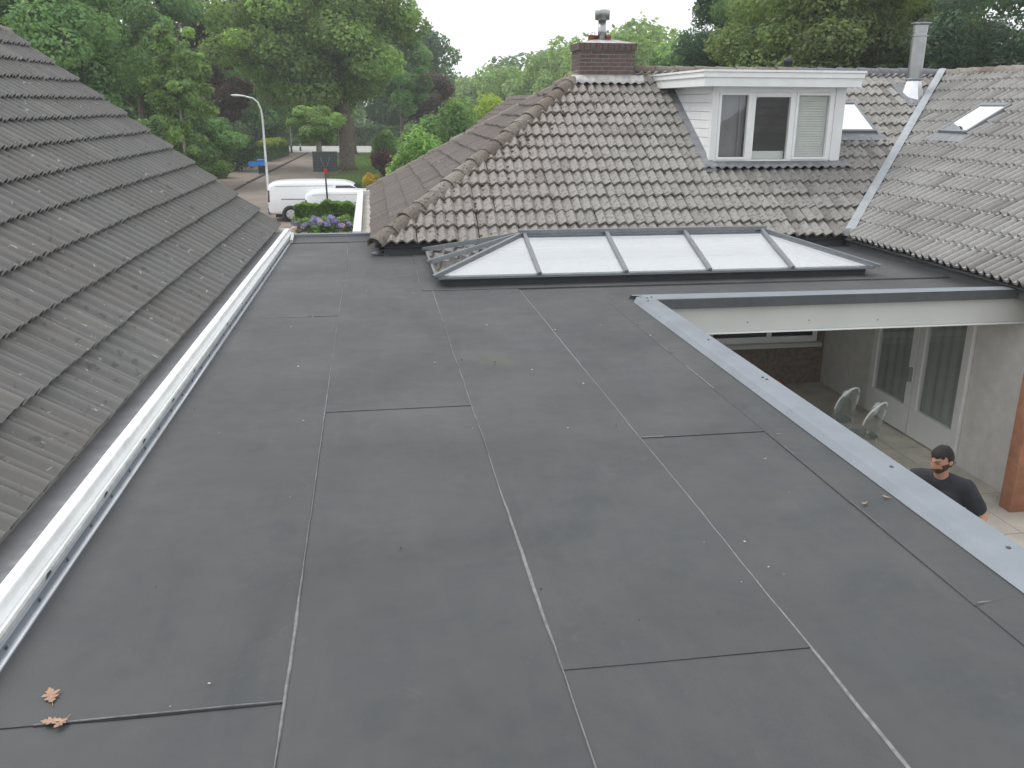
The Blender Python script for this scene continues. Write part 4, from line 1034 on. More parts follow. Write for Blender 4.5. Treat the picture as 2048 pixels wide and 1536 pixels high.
def leafobj(name, v, c, mat, parent=None):
    return fastmesh(name, v, np.arange(len(v)), 4, mat, c, parent)
def tree(name, label, cat, loc, h, cr, cz, n, size, mat, tr=.3, clumps=60, cs=.3, bark='bark', base=0., off=(0, 0), limbs=9, droop=.0, cone=False, asp=.62, group=None, tint=.25, trunk_top=None, crown='crown', shell=.86, split=None):
    """cr = crown half-axes (x, y, z), cz = crown centre height"""
    t = empty(name, (loc[0], loc[1], base), 0, label, cat, group)
    C = []; Rr = []; LB = None
    if clumps >= 60 and not cone:
        nl_ = max(9, clumps//7); g_ = np.arange(nl_)+.5; ph = np.arccos(1-2*g_/nl_); ta = 2.39996*g_+rng.random()*6; LB = np.stack([np.cos(ta)*np.sin(ph), np.sin(ta)*np.sin(ph), np.cos(ph)], 1)*rng.uniform(.45, .9, (nl_, 1))
    for k in range(clumps):
        while True:
            u = rng.uniform(-1, 1, 3)
            if (u**2).sum() < 1: break
        l = np.linalg.norm(u); u = u/l*(l**.45)*.86
        if LB is not None and not cone: u = LB[k % len(LB)]+rng.normal(0, .17, 3); l = np.linalg.norm(u); u = u*min(1, 1.0/l)
        if cone:
            zz = rng.random(); a = rng.random()*6.283; rad_ = (1-zz)*.95*(.45+.55*rng.random())
            u = np.array([math.cos(a)*rad_, math.sin(a)*rad_, zz*2-1]); sc = .35+.8*(1-zz)
        else: sc = 1.0
        C.append((off[0]+u[0]*cr[0], off[1]+u[1]*cr[1], cz+u[2]*cr[2])); q_ = cs*sc*rng.uniform(.65, 1.3)
        Rr.append((cr[0]*q_, cr[1]*q_, min(cr[0], cr[2])*q_*(.55 if cone else .72)))
    v, c = leaves(C, Rr, n, size, tint=tint, droop=droop, asp=asp, shell=shell)
    leafobj(crown, v, c, mat, t)
    tb = MB(); tt = trunk_top or cz+cr[2]*.45; bend = rng.normal(0, .015*tt, 2)
    path = [(bend[0]*math.sin(3*s), bend[1]*math.sin(2*s), tt*s) for s in [0, .04, .15, .35, .6, .8, 1]]
    path = [(x+off[0]*max(0, z/tt-.3), y+off[1]*max(0, z/tt-.3), z) for x, y, z in path]
    tb.tube(path, [tr*1.5, tr*1.15, tr, tr*.85, tr*.62, tr*.42, tr*.15], 12)
    tb.build('trunk', bark, t, True)
    order = sorted(range(clumps), key=lambda i: C[i][2]); pick = [order[int(i*(clumps-1)/max(1, limbs-1))] for i in range(limbs)]
    for i in pick:
        e_ = Vector(C[i]); zs = max(.35*tt, min(tt*.95, e_.z-.45*math.hypot(e_.x, e_.y))) ; s = zs/tt
        st = Vector((bend[0]*math.sin(3*s)+off[0]*max(0, s-.3), bend[1]*math.sin(2*s)+off[1]*max(0, s-.3), zs)); md_ = st.lerp(e_, .5)+Vector((0, 0, .06*(e_-st).length))
        r0 = tr*(1-.8*s)*.6; MB().tube([st, st.lerp(md_, .5), md_, e_], [r0, r0*.75, r0*.5, r0*.12], 6).build('limb', bark, t, True)
    return t
def shrub(name, label, cat, loc, cr, n, size, mat, clumps=22, cs=.42, droop=0, asp=.5, base=0., stems=5, group=None, hz=None, tint=.25):
    t = empty(name, (loc[0], loc[1], base), 0, label, cat, group); C = []; Rr = []; cz = hz if hz else cr[2]*.92
    for k in range(clumps):
        u = rng.normal(size=3); u /= np.linalg.norm(u); u *= rng.random()**.4*.72
        q_ = cs*rng.uniform(.7, 1.25); C.append((u[0]*cr[0], u[1]*cr[1], cz+u[2]*cr[2])); Rr.append((cr[0]*q_, cr[1]*q_, cr[2]*q_))
    v, c = leaves(C, Rr, n, size, droop=droop, asp=asp, tint=tint); v[:, 2] = np.maximum(v[:, 2], .02)
    leafobj('foliage', v, c, mat, t)
    sm_ = MB()
    for k in range(stems):
        a = k*6.283/stems; sm_.tube([(.08*math.cos(a), .08*math.sin(a), 0), (.25*cr[0]*math.cos(a), .25*cr[1]*math.sin(a), cz*.5), (.55*cr[0]*math.cos(a), .55*cr[1]*math.sin(a), cz)], [.05, .035, .012], 6)
    sm_.build('stem', 'bark', t, True)
    return t
def hedge(name, label, cat, p, q, wd, hh, n, size, mat, base=0., gaps=(), stems=6, droop=0, zmin=.05):
    t = empty(name, (p[0], p[1], base), math.atan2(q[1]-p[1], q[0]-p[0]), label, cat); Ln = math.hypot(q[0]-p[0], q[1]-p[1])
    v, c = leaves([(0, 0, 0)], [(1, 1, 1)], n, size, droop=droop, upbias=.8, clump_tint=0)
    ctr = np.repeat(v.reshape(-1, 4, 3).mean(1), 4, 0); dep = rng.exponential(.09, n)*min(wd, hh); f = rng.random(n)
    x = rng.random(n)*Ln; y = rng.uniform(-wd/2, wd/2, n); z = rng.random(n)**.8*hh
    topm = f < .42; sd_ = np.where(rng.random(n) < .75, -1, 1)
    z = np.where(topm, hh-dep, z); y = np.where(topm, y, sd_*(wd/2-dep)); en = (f > .93); x = np.where(en, np.where(rng.random(n) < .5, dep, Ln-dep), x)
    bump = .09*np.sin(x*3.1+p[0])+.07*np.sin(x*7.3+z*4)+.05*np.sin(z*9+x*13); z = np.maximum(.03, z+bump*.7*(z/hh)); y = y*(1+bump*.9)
    keep = np.ones(n, bool)
    for a_, b_, zt_ in gaps: keep &= ~((((x-(a_+b_)/2)/((b_-a_)/2))**2+((z-zt_*.5)/(zt_*.5))**2) < 1)
    pos_ = np.stack([x, y, z], 1); v = (v-ctr)+np.repeat(pos_, 4, 0); kk = np.repeat(keep, 4); v, c = v[kk], c[kk]
    patch_ = 1+.22*np.sin(v[:, 0]*5+v[:, 2]*6)*np.sin(v[:, 0]*2.3+1); c = c*patch_[:, None]
    v[:, 2] = np.maximum(v[:, 2], .02)
    leafobj('foliage', v, c, mat, t)
    sm_ = MB()
    for i in range(stems):
        x = Ln*(i+.5)/stems; sm_.tube([(x, 0, 0), (x+.05, .03, hh*.6)], [.05, .03], 6)
    sm_.build('stem', 'bark', t, True)
    return t

# --- trees, left to right
tree('lime_tree', 'broad bright green lime tree with thick trunk beside the far road', 'tree', (-1.95, 76), 17, (7.6, 6, 6.4), 10.6, 80000, 0.33, 'leaf_lime', .58, 110, 0.22, off=(-2.2, 0), limbs=12)
tree('pollard_tree', 'small rounded street tree with stout trunk behind the white vans', 'tree', (-3.5, 64), 5.5, (1.95, 1.9, 1.55), 3.95, 15000, 0.19, 'leaf_young', .30, 46, 0.27, limbs=8, trunk_top=4.0, bark='bark_pale')
tree('young_tree', 'slender young light green tree behind the dark tiled roof', 'tree', (-9.2, 48), 8.6, (1.65, 1.5, 3.1), 5.7, 11500, .20, 'leaf_young', .075, 90, .19, bark='bark_pale', limbs=18, trunk_top=8.2, shell=.5)
tree('maple_tree', 'large dense mid green tree at the far left behind the tiled roof', 'tree', (-16.5, 50), 15, (5.2, 4.5, 6.2), 8.0, 80000, 0.24, 'leaf_mid', .4, 110, 0.22)
tree('ash_tree', 'tall mid green tree behind the young tree', 'tree', (-15.2, 66), 17, (4.6, 4, 7), 9.5, 55000, 0.28, 'leaf_mid', .4, 90, 0.23)
tree('copper_beech', 'dark purple leaved copper beech left of the lime tree', 'tree', (-13.2, 82), 17, (3.6, 3.6, 8.2), 9.2, 42000, 0.28, 'leaf_copper', .45, 90, 0.22)
tree('elder_tree', 'low spreading green tree beside the lamp post', 'tree', (-11.2, 60), 6, (2.9, 2.2, 2.3), 3.3, 26000, 0.2, 'leaf_mid', .16, 60, 0.25, limbs=8)
tree('alder_tree', 'dark green tree behind the yellow hedge', 'tree', (-12.5, 104), 17, (6, 5, 7.6), 9.0, 42000, 0.38, 'leaf_mid', .35, 60, .3)
tree('beech_tree', 'dark green tree across the far road left of the lime trunk', 'tree', (-6, 135), 18, (8, 6, 9), 10, 30000, .6, 'leaf_dark', .5, 60, .3)
tree('linden_tree', 'dark green tree across the far road right of the lime trunk', 'tree', (5, 128), 16, (7, 5, 7), 8.2, 26000, .55, 'leaf_dark', .4, 60, .3)
tree('robinia_tree', 'feathery dark tree showing right of the lime tree crown', 'tree', (3.4, 92), 12, (3.0, 2.8, 4.2), 8.3, 22000, 0.28, 'leaf_mid', .25, 46, .28)
tree('plum_tree', 'dark purple tree between the lime tree and the distant wood', 'tree', (6.2, 98), 9, (2.9, 2.6, 2.7), 5.9, 18000, 0.28, 'leaf_copper', .2, 40, .32)
tree('slim_tree', 'thin trunked tree right of the lime trunk', 'tree', (-1.7, 101), 9, (2.2, 2, 2.6), 7.4, 6000, .4, 'leaf_dark', .22, 24, .32)
tree('fir_tree', 'dark blue green fir tree behind the house ridge', 'tree', (18.2, 47), 13, (4.3, 4.0, 6.2), 7.0, 60000, 0.24, 'leaf_fir', .3, 110, .30, cone=True, droop=.7, asp=.34)
tree('cypress_tree', 'drooping green conifer between the fir tree and the oak', 'tree', (19.2, 44), 14, (2.6, 2.6, 6.5), 7.2, 40000, 0.2, 'leaf_mid', .3, 90, .28, droop=2.2, asp=.3)
tree('oak_tree', 'big olive green oak tree behind the dormer', 'tree', (19.3, 37), 13, (4.9, 4.2, 5.0), 6.3, 110000, 0.18, 'leaf_olive', .4, 150, 0.19)
tree('hornbeam_tree', 'olive green tree behind the steel flue', 'tree', (23.3, 38), 13, (3.4, 3.2, 5.2), 6.5, 60000, 0.19, 'leaf_olive', .35, 90, 0.22)
tree('pine_tree', 'dark blue green pine tree at the far right', 'tree', (24.0, 31), 12, (3.8, 3.4, 4.8), 6.6, 75000, 0.21, 'leaf_blue', .4, 120, 0.2, droop=.4, asp=.3)
tree('holly_tree', 'dark tree filling the gap behind the oak and the pine', 'tree', (27.5, 48), 14, (11, 4, 6.8), 7.2, 70000, .34, 'leaf_dark', .4, 170, .17)
# --- shrubs and hedges
shrub('laurel_bush', 'bright green laurel bush beyond the mossy hip', 'bush', (2.1, 40), (1.35, 1.2, 2.2), 11000, .20, 'leaf_laurel', 24)
shrub('bamboo_bush', 'arching bright green bush behind the purple shrub', 'bush', (1.3, 80), (1.35, 1.2, 1.65), 6000, .42, 'leaf_bright', 18, droop=1.2, asp=.22)
shrub('barberry_bush', 'round dark purple barberry shrub beside the grass', 'bush', (.95, 68), (1.1, 1, 1.05), 5000, .2, 'leaf_purple', 16)
shrub('spirea_bush', 'small golden yellow shrub at the end of the gutter', 'bush', (-.05, 57.5), (.55, .5, .62), 2200, .16, 'leaf_yellow', 12)
shrub('viburnum_bush', 'large mid green bush behind the laurel', 'bush', (3.9, 62), (1.9, 1.6, 2.7), 9000, .28, 'leaf_mid', 28)
shrub('hazel_bush', 'tall fresh green bush right of the viburnum', 'bush', (6.0, 60), (1.6, 1.5, 2.9), 8000, .28, 'leaf_bright', 26)
shrub('golden_bush', 'rounded yellow green tree top above the far tiled roof', 'bush', (9.4, 70), (2.0, 1.7, 3.35), 10000, .26, 'leaf_goldgreen', 26)
shrub('privet_bush', 'yellow green bush beside the hip near the chimney', 'bush', (12.0, 64), (1.6, 1.5, 3.2), 6000, .28, 'leaf_goldgreen', 20)
shrub('rhododendron_bush', 'low dark green bush between the lamp post and the bin', 'bush', (-10.8, 76), (2.1, 1.8, 1.9), 8000, .28, 'leaf_dark', 26)
shrub('cotoneaster_bush', 'low green clipped bush beside the pavement', 'bush', (-11.9, 69), (1.7, 1.5, .8), 7000, .18, 'leaf_hedge', 22)
shrub('yew_bush', 'dark bush behind the wheelie bin', 'bush', (-11.6, 84), (1.2, 1.4, 1.9), 5000, .28, 'leaf_dark', 20)
gh = hedge('gold_hedge', 'hedge with yellow top along the pavement', 'hedge', (-10.3, 88), (-9.2, 99), 1.4, 1.5, 7000, .24, 'leaf_dark')
C = [(rng.random()*10, rng.normal(0, .3), rng.uniform(1.25, 1.7)) for k in range(40)]; v, c = leaves(C, [(.42, .45, .3)]*40, 5500, .22); leafobj('golden_shoots', v, c, 'leaf_goldgreen', gh)
hedge('far_hedge', 'dark clipped hedge across the far road', 'hedge', (-16, 123.5), (16, 123), 2.0, 2.4, 16000, .42, 'leaf_dark', stems=20)
hedge('front_hedge', 'green leafy hedge in front of the white vans', 'hedge', (-3.25, 39.2), (-.55, 38.9), .7, 1.16, 15000, .13, 'leaf_hedge', gaps=((1.45, 2.05, .75),), stems=4)
# hydrangea: flower heads over leaves
hy = empty('hydrangea_bush', (-2.1, 37.6, 0), 0, 'hydrangea bush with blue violet flower heads below the hedge', 'bush')
C = [(rng.uniform(-1.05, 1.1), rng.uniform(-.4, .4), rng.uniform(.25, .62)) for k in range(26)]
v, c = leaves(C, [(.24, .24, .2)]*len(C), 2500, .13, upbias=.8); v[:, 2] = np.maximum(v[:, 2], .02); leafobj('foliage', v, c, 'leaf_hedge', hy)
for k in range(6): MB().tube([(-1+.4*k, 0, 0), (-1.+.4*k, .05, .5)], [.03, .015], 6).build('stem', 'bark', hy, True)
for k in range(80):
    cx_, cy_ = rng.uniform(-1.15, 1.2), rng.uniform(-.5, .45); cz_ = .50+.20*math.exp(-((cx_-.25)/.7)**2)+rng.uniform(-.18, .1)-.25*max(0, -cy_-.1)
    v, c = leaves([(cx_, cy_, cz_)], [(.105, .105, .08)], 70, .06, tint=.2, asp=.95, shell=1., upbias=.9); leafobj('flower_head', v, c, 'petal_pale' if k % 6 == 0 else 'petal_blue', hy)
# distant wood, one mass
C = []; Rr = []
for k in range(250):
    t = rng.random(); y = 175-85*t+rng.normal(0, 6); x = (y*.083)+ (y*.245)*t + rng.normal(0, 2.5); hh = 9.0+3.8*t+rng.normal(0, .35)
    z = rng.random()**.6*hh; C.append((x, y, z)); r_ = rng.uniform(1.1, 2.1); Rr.append((r_*1.2, r_, r_))
v, c = leaves(C, Rr, 60000, .62, tint=.3, clump_tint=.22); v[:, 2] = np.maximum(v[:, 2], .1)
o = leafobj('woodland', v, c, 'leaf_far'); tag(o, 'pale green distant wood on the skyline left of the chimney', 'wood', kind='stuff')
C = []; Rr = []
for k in range(200):
    x = rng.uniform(-75, 75); C.append((x, 185+rng.normal(0, 6), rng.random()*(8.5 if -4 < x < 24 else 13))); r_ = rng.uniform(2, 4); Rr.append((r_*1.2, r_, r_))
for k in range(120):
    C.append((rng.uniform(-60, -18), rng.uniform(90, 120), rng.random()*15)); Rr.append((3.2, 2.5, 2.6))
v, c = leaves(C, Rr, 50000, 1.1, tint=.3); v[:, 2] = np.maximum(v[:, 2], .1)
o = leafobj('wood_edge', v, c, 'leaf_dark'); tag(o, 'dark green mass of trees far behind the road', 'wood', kind='stuff')
# lawn fringe: rough grass by the lime tree
n = 9000; px = rng.uniform(-3.1, 4.5, n); py = rng.uniform(48, 103, n); keep = ~((py > 68.8) & (py < 72.7)); px, py = px[keep], py[keep]; n = len(px)
a = rng.random(n)*6.283; hgt = rng.uniform(.06, .16, n); dx, dy = np.cos(a)*.03, np.sin(a)*.03
v = np.stack([np.stack([px-dx, py-dy, np.zeros(n)], 1), np.stack([px+dx, py+dy, np.zeros(n)], 1), np.stack([px+rng.normal(0, .03, n), py+rng.normal(0, .03, n), hgt], 1)], 1).reshape(-1, 3)
o = fastmesh('grass', v, np.arange(len(v)), 3, 'leaf_hedge', np.repeat(rng.uniform(.7, 1.3, (n, 1))*np.ones((1, 3)), 3, 0)); tag(o, 'rough green grass around the lime tree', 'grass', kind='stuff')

# ================================================================== STREET THINGS
lamp = empty('street_lamp', (-5.0, 45, 0), 0, 'tall pale grey street lamp with curved arm beside the pavement', 'street lamp')
MB().tube([(0, 0, 0), (0, 0, 1.1), (0, 0, 1.12), (-.01, 0, 4.5), (-.05, 0, 4.95), (-.17, 0, 5.28), (-.38, 0, 5.46), (-.75, 0, 5.54)], [.085, .085, .06, .05, .045, .042, .04, .038], 12).build('pole', 'lamp_metal', lamp, True)
lh = MB(); lh.v = []
for x, w_, t_ in ((-.70, .05, .05), (-.85, .10, .07), (-1.1, .12, .08), (-1.3, .10, .05), (-1.38, .03, .02)):
    lh.v += [(x, -w_, 5.53+(x+.7)*-.08), (x, w_, 5.53+(x+.7)*-.08), (x, w_*.7, 5.53+t_+(x+.7)*-.08), (x, -w_*.7, 5.53+t_+(x+.7)*-.08)]
for i in range(4): lh.f += [(4*i+k, 4*i+(k+1) % 4, 4*i+4+(k+1) % 4, 4*i+4+k) for k in range(4)]
lh.f += [(0,1,2,3), (16,17,18,19)]
lh.build('lamp_head', 'lamp_metal', lamp, bevel=.01)
MB().box(-1.28, -.085, 5.545, -.88, .085, 5.556).build('lens', 'upvc', lamp)
MB().lathe((0, 0, 0), [(.11, 0), (.11, .25), (.085, .28)], 12).build('base_collar', 'lamp_metal', lamp, True)
sg = empty('street_sign', (-5.0, 44.93, 2.33), R(6), 'blue street name sign clamped to the street lamp', 'sign')
MB().box(-.82, -.012, .03, -.05, .008, .235).build('plate', 'sign_blue', sg, bevel=.004)
MB().box(-.80, -.015, .05, -.07, -.0125, .056).build('border', 'sign_blue', sg)
for zz in (.08, .19): MB().box(-.07, -.02, zz-.015, .06, .10, zz+.015).build('clamp', 'lamp_metal', sg)
bn_ = empty('wheelie_bin', (-8.35, 72.3, 0), R(8), 'dark wheelie bin with blue lid beside the pavement', 'bin')
b = MB(); b.hexa([(-.28, -.28, .08), (.28, -.28, .08), (.28, .28, .08), (-.28, .28, .08), (-.36, -.36, 1.0), (.36, -.36, 1.0), (.36, .36, 1.0), (-.36, .36, 1.0)]); b.build('bin_body', 'black_plastic', bn_, bevel=.03)
b = MB(); b.hexa([(-.39, -.40, 1.0), (.39, -.40, 1.0), (.39, .40, 1.0), (-.39, .40, 1.0), (-.34, -.36, 1.10), (.34, -.36, 1.10), (.34, .36, 1.14), (-.34, .36, 1.14)]); b.build('lid', 'sign_blue', bn_, bevel=.02)
MB().tube([(-.3, .43, 1.02), (.3, .43, 1.02)], .02, 8).build('handle', 'black_plastic', bn_, True)
for sx_ in (-1, 1): MB().lathe((sx_*.26, .27, .1), [(.1, -.025), (.1, .025)], 16, 'x').build('wheel', 'rubber', bn_, True)
def pole(loc, hh, r_, mat, label, foot=None, name='post_pole', cat='post'):
    p = empty(name, (*loc, 0), 0, label, cat); MB().lathe((0, 0, 0), [(r_, 0), (r_, hh-.03), (r_*.6, hh), (0, hh)], 10).build('shaft', mat, p, True)
    if foot: MB().lathe((0, 0, .002), [(r_*1.35, 0), (r_*1.35, foot), (r_, foot+.02)], 10).build('foot', 'black_plastic', p, True)
pole((-2.55, 78.8), 4.6, .075, 'lamp_metal', 'white pole with black foot beside the lime tree trunk', .55)
pole((-8.75, 104.6), 3.6, .08, 'lamp_metal', 'left of two grey poles at the far road corner', .7)
pole((-8.05, 108.5), 3.4, .08, 'lamp_metal', 'right of two grey poles at the far road corner', .4)
# basketball stand seen from behind
bb = empty('basketball_stand', (-1.98, 40.4, 0), 0, 'basketball stand with dark backboard and red joint behind the hedge', 'basketball hoop')
MB().tube([(0, 0, .1), (0, 0, 1.15)], .045, 10).build('lower_pole', 'black_plastic', bb, True)
MB().tube([(0, 0, 1.15), (-.02, 0, 2.35)], .038, 10).build('upper_pole', 'van_trim', bb, True)
MB().box(-.07, -.06, 2.28, .07, .08, 2.5).build('joint', 'red_plastic', bb, bevel=.02)
bd = MB(); bd.box(-.54, .10, 2.36, .54, .13, 3.24); bo = bd.build('backboard', 'anthracite', bb, bevel=.06)
rb2 = MB()
for k in range(7): rb2.box(-.5, .085, 2.43+k*.12, .5, .10, 2.445+k*.12)
for k in range(9): rb2.box(-.49+k*.1215, .088, 2.40, -.478+k*.1215, .10, 3.2)
rb2.build('board_ribs', 'black_plastic', bb)
rf = MB(); rf.box(-.55, .08, 2.35, .55, .135, 2.375); rf.build('board_edge', 'alu_dark', bb)
for sx_ in (-1, 1): MB().tube([(0, .02, 2.45), (sx_*.22, .09, 3.02)], .012, 6).build('brace', 'alu', bb, True)
MB().tube([(.23*math.cos(t), .42+.23*math.sin(t), 2.55) for t in [2*math.pi*i/20 for i in range(21)]], .01, 6, False).build('hoop', 'red_plastic', bb, True)
MB().box(-.4, -.35, .012, .4, .45, .16).build('base', 'black_plastic', bb, bevel=.04)

# vans, side on, front to the right
def van(name, loc, rz, label, Lg, Ht, Wd, wb0, wb1, rw, small=False):
    v = empty(name, loc, rz, label, 'van', 'vans parked on the driveway')
    h = Ht; hw = Wd/2
    # sections along x: (x, z bottom, z belt, z top, half width belt, half width top)
    S = [(0.0, .42, .95, h-.30, hw*.93, hw*.80), (.04, .34, .95, h-.16, hw*.97, hw*.84), (.22, .30, .96, h-.05, hw, hw*.87), (.9, .29, .98, h-.005, hw, hw*.88), (Lg*.45, .29, 1.0, h, hw, hw*.88),
         (Lg*.60, .29, 1.0, h-.015, hw, hw*.87), (Lg*.68, .29, 1.0, h-.07, hw, hw*.84), (Lg*.735, .29, 1.0, h-.20, hw*.99, hw*.80), (Lg*.80, .29, 1.0, h-.50, hw*.98, hw*.80), (Lg*.85, .29, 1.0, h*.60, hw*.97, hw*.82),
         (Lg*.89, .30, .92, h*.545, hw*.96, hw*.80), (Lg*.955, .31, .82, h*.49, hw*.90, hw*.72), (Lg*.99, .34, .70, h*.40, hw*.80, hw*.62), (Lg, .38, .60, h*.33, hw*.72, hw*.55)]
    mb = MB(); m_ = 14
    for x, zb, zm, zt, wm, wt in S:
        zm = min(zm, zt-.06)
        half = [(wm*.92, zb), (wm*.985, zb+.10), (wm, zm*.75+zb*.25), (wm, zm), (wm*.4+wt*.6, zm+(zt-zm)*.62), (wt*.97, zt-.07*(zt-zm)), (wt*.80, zt)]
        ring = half+[(-a, b) for a, b in half[::-1]]
        mb.v += [(x, a, b) for a, b in ring]
    for i in range(len(S)-1): mb.f += [(i*m_+k, i*m_+(k+1) % m_, (i+1)*m_+(k+1) % m_, (i+1)*m_+k) for k in range(m_)]
    mb.f += [tuple(range(m_)), tuple((len(S)-1)*m_+k for k in range(m_))]
    bo = mb.build('body', 'van_white', v, True)
    s_ = bo.modifiers.new('s', 'SUBSURF'); s_.levels = 1; s_.render_levels = 2
    # wheel arches, wheels
    for wx in (wb0, wb1):
        for sy in (-1, 1):
            ar = MB(); ar.lathe((wx, sy*(hw-.06), rw), [(rw*1.2, -.068*1), (rw*1.2, .068)], 24, 'y'); ar.build('wheel_arch', 'van_trim', v, True)
            ty = MB(); ty.lathe((wx, sy*(hw-.09), rw), [(rw*.62, .10*sy), (rw*.66, .115*sy), (rw*.95, .11*sy), (rw, .08*sy), (rw, -.10*sy), (rw*.6, -.11*sy)], 28, 'y'); to_ = ty.build('wheel', 'rubber', v, True)
            ri = MB(); ri.lathe((wx, sy*(hw-.09), rw), [(0, .125*sy), (rw*.18, .125*sy), (rw*.5, .108*sy), (rw*.63, .112*sy), (rw*.64, .09*sy)], 24, 'y'); ri.build('rim', 'wheel_rim', to_, True)
            ho_ = MB()
            for k in range(5):
                a = 2*math.pi*k/5+.3; cx_, cz_ = wx+rw*.46*math.cos(a), rw+rw*.46*math.sin(a)
                ho_.lathe((cx_, sy*(hw-.09), cz_), [(rw*.075, .10*sy), (rw*.075, .122*sy)], 8, 'y')
            ho_.build('rim_opening', 'rubber', to_)
    # side details on both sides
    def onside(x, z):     # half width of body near (x, z)
        for a, b in zip(S, S[1:]):
            if a[0] <= x <= b[0]:
                t = (x-a[0])/(b[0]-a[0]); zm = a[2]+(b[2]-a[2])*t; zt = a[3]+(b[3]-a[3])*t; wm = a[4]+(b[4]-a[4])*t; wt = a[5]+(b[5]-a[5])*t
                if z <= zm: return wm
                return wm+(wt-wm)*min(1, (z-zm)/(zt-zm))*.97
        return hw
    for sy in (-1, 1):
        def patch(pts, name, mat, out=.012, thick=.02):
            n_ = len(pts); q1 = [(x, sy*(onside(x, z)+out), z) for x, z in pts]; q0 = [(x, sy*(onside(x, z)-thick), z) for x, z in pts]
            mb = MB(); mb.v = q1+q0; mb.f = [tuple(range(n_)), tuple(range(n_, 2*n_))]+[(i, (i+1) % n_, n_+(i+1) % n_, n_+i) for i in range(n_)]
            return mb.build(name, mat, v)
        patch([(Lg*.575, h*.60), (Lg*.825, h*.60), (Lg*.80, h*.67), (Lg*.745, h-.30), (Lg*.70, h-.22), (Lg*.58, h-.22)], 'side_window', 'van_glass', .006)
        patch([(Lg*.685, h*.59), (Lg*.695, h*.59), (Lg*.695, h-.25), (Lg*.685, h-.25)], 'window_pillar', 'van_trim', .010)
        patch([(.62, h*.555), (Lg*.42, h*.545), (Lg*.42, h*.56), (.62, h*.57)], 'slide_rail', 'van_trim', .012)
        patch([(.35, h*.865), (Lg*.55, h*.875), (Lg*.55, h*.882), (.35, h*.872)], 'roof_gutter', 'alu_dark', .004)
        for x in (Lg*.40, Lg*.565): patch([(x, .42), (x+.012, .42), (x+.012, h*.82), (x, h*.82)], 'door_gap', 'van_trim', .005)
        patch([(Lg*.83, .42), (Lg*.838, .42), (Lg*.838, 1.02), (Lg*.83, 1.02)], 'door_gap', 'van_trim', .005)
        patch([(wb0+rw*1.3, .38), (wb1-rw*1.3, .38), (wb1-rw*1.3, .50), (wb0+rw*1.3, .50)], 'side_moulding', 'van_trim', .014)
        patch([(.0, .9), (.10, .9), (.10, h-.42), (.02, h-.42)], 'tail_lamp', 'tail_light', .012)
        patch([(Lg*.50, .98), (Lg*.545, .98), (Lg*.545, 1.01), (Lg*.50, 1.01)], 'door_handle', 'van_trim', .02)
        mi = MB(); mi.box(Lg*.79, sy*(hw-.02) if sy > 0 else -hw-.22, 1.08, Lg*.83, sy*(hw+.22) if sy > 0 else -hw+.02, 1.33); mi.build('mirror', 'van_trim', v, bevel=.03)
        patch([(Lg*.93, .66), (Lg*.985, .62), (Lg*.975, .80), (Lg*.90, .86)], 'head_lamp', 'upvc', .004)
    ws = MB(); zt1, zt2 = h-.17, h*.615
    ws.add([(Lg*.735+.02, -hw*.70, zt1), (Lg*.735+.02, hw*.70, zt1), (Lg*.853+.03, hw*.80, zt2), (Lg*.853+.03, -hw*.80, zt2), (Lg*.735-.03, -hw*.70, zt1-.05), (Lg*.735-.03, hw*.70, zt1-.05), (Lg*.853-.03, hw*.80, zt2-.06), (Lg*.853-.03, -hw*.80, zt2-.06)],
           [(0,1,2,3),(7,6,5,4),(0,4,5,1),(1,5,6,2),(2,6,7,3),(3,7,4,0)])
    ws.build('windscreen', 'van_glass', v)
    MB().box(-.03, -hw*.85, .36, .12, hw*.85, .62).build('rear_bumper', 'van_trim', v, bevel=.03)
    for sy in (-1, 1): MB().box(-.016, sy*hw*.42-hw*.28, 1.15, .03, sy*hw*.42+hw*.28, h-.45).build('rear_window', 'van_glass', v, bevel=.02)
    MB().box(-.022, -.26, .80, .03, .26, .91).build('number_plate', 'leaf_yellow' if False else 'orange_red' if False else 'print_white', v)
    MB().box(.3, -hw*.8, .2, Lg-.3, hw*.8, .42).build('underbody', 'rubber', v)
    return v
van('delivery_van', (-4.72, 43.1, .016), R(-2), 'larger white delivery van parked behind the smaller one', 5.35, 1.84, 1.95, 1.02, 4.05, .34)
van('small_van', (-2.95, 40.95+.5, .016), R(-3), 'smaller white van half hidden behind the green hedge', 4.35, 1.54, 1.66, .85, 3.5, .31, True)

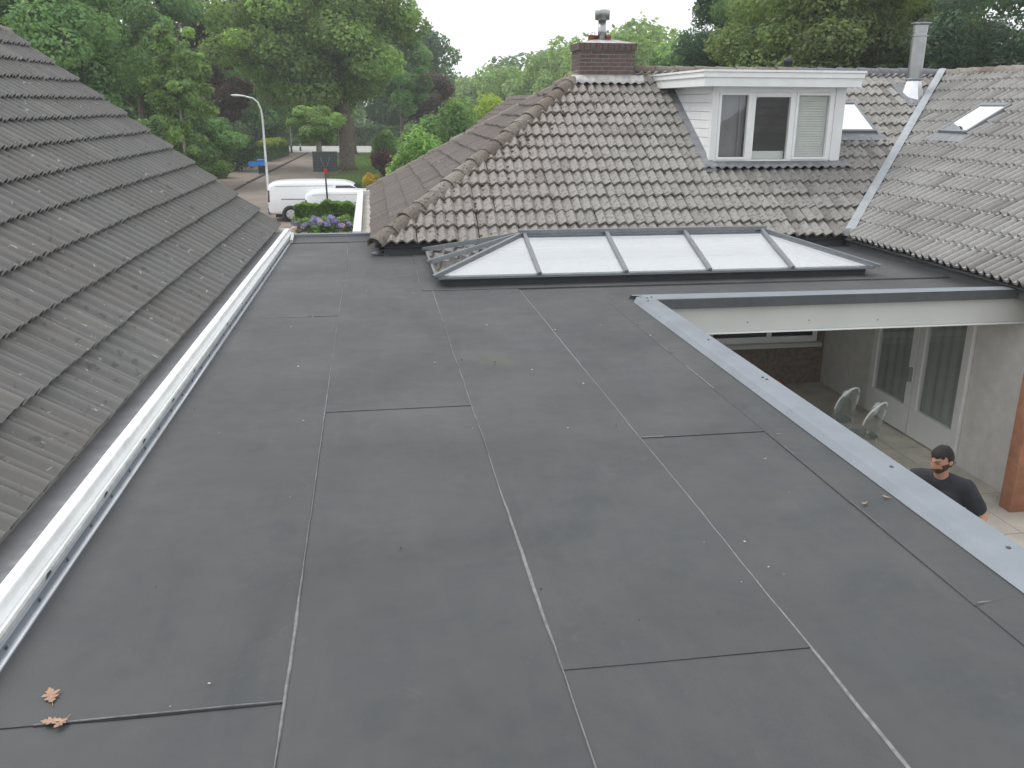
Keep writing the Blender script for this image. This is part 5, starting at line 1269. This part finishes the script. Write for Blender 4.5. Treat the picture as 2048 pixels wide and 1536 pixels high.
# ================================================================== SMALL THINGS ON THE ROOF
def oak_leaf(loc, rz, sc, label):
    half_ = [(0, -.06), (.006, -.05), (.016, -.042), (.010, -.03), (.028, -.022), (.030, -.012), (.014, -.004), (.036, .008), (.034, .02), (.014, .02), (.022, .036), (.012, .04), (.0, .056)]
    pts = [(x*(1+random.gauss(0, .12)), y) for x, y in half_]+[(-x*(1+random.gauss(0, .12)), y) for x, y in half_[-2:0:-1]]; n = len(pts)
    cv = random.uniform(4, 9); mb = MB(); mb.v = [(0, .0, .006)]+[(x*sc, y*sc, .004+cv*(x*sc)**2+cv*.6*(y*sc)**2+random.uniform(0, .003)) for x, y in pts]; mb.f = [(0, 1+i, 1+(i+1) % n) for i in range(n)]
    mb.bar((0, -.055*sc, .008), (0, -.085*sc, .012), .002, .002)
    o = mb.build('leaf', 'dead_leaf', None)
    o.location = loc; o.rotation_euler = (R(random.uniform(-8, 8)), R(random.uniform(-8, 8)), rz); tag(o, label, 'leaf', 'dry leaves on the felt')
oak_leaf((-1.193, 2.84, 3.206), .4, .75, 'dry brown leaf, uppermost of the three near the left corner')
oak_leaf((-1.145, 2.69, 3.21), 1.7, .6, 'curled reddish leaf, middle of the three near the left corner')
oak_leaf((-1.11, 2.675, 3.21), 2.6, .5, 'pale curled leaf, lowest of the three near the left corner')
oak_leaf((2.60, 3.88, 3.24), .9, .35, 'small orange leaf beside the courtyard trim')
oak_leaf((2.47, 3.86, 3.22), 2.1, .35, 'small pale leaf beside the edge lap')
gr = MB(); dg = MB()
for k in range(62):
    y = 2.3+11*random.random()**1.3; x = random.uniform(lx(y)+.06, 2.6); s = random.uniform(.0015, .005)*(1 if y < 6 else 1.5)
    t = gr if k % 3 else dg; a = random.random()*3.14; z = RZ+.011
    t.add([(x+s*1.6*math.cos(a), y+s*1.6*math.sin(a), z), (x-s*math.sin(a), y+s*math.cos(a), z), (x-s*1.6*math.cos(a), y-s*1.6*math.sin(a), z), (x+s*math.sin(a), y-s*math.cos(a), z), (x, y, z+s)], [(0,1,4),(1,2,4),(2,3,4),(3,0,4)])
tag(gr.build('pale_grit', 'grit'), 'pale crumbs scattered over the felt roof', 'grit', kind='stuff')
tag(dg.build('dark_grit', 'dark_grit'), 'dark crumbs scattered over the felt roof', 'grit', kind='stuff')

# ================================================================== AIR
hz = MB().box(-130, -12, -1, 130, 215, 24).build('haze', 'mortar'); hz['kind'] = 'stuff'
m, nt, out = newmat('haze_air'); pv = N(nt, 'ShaderNodeVolumePrincipled'); pv.inputs['Color'].default_value = (.93, .96, 1, 1); pv.inputs['Density'].default_value = .0008; pv.inputs['Anisotropy'].default_value = .2
L(nt, pv.outputs[0], out.inputs['Volume']); hz.data.materials.clear(); hz.data.materials.append(m)
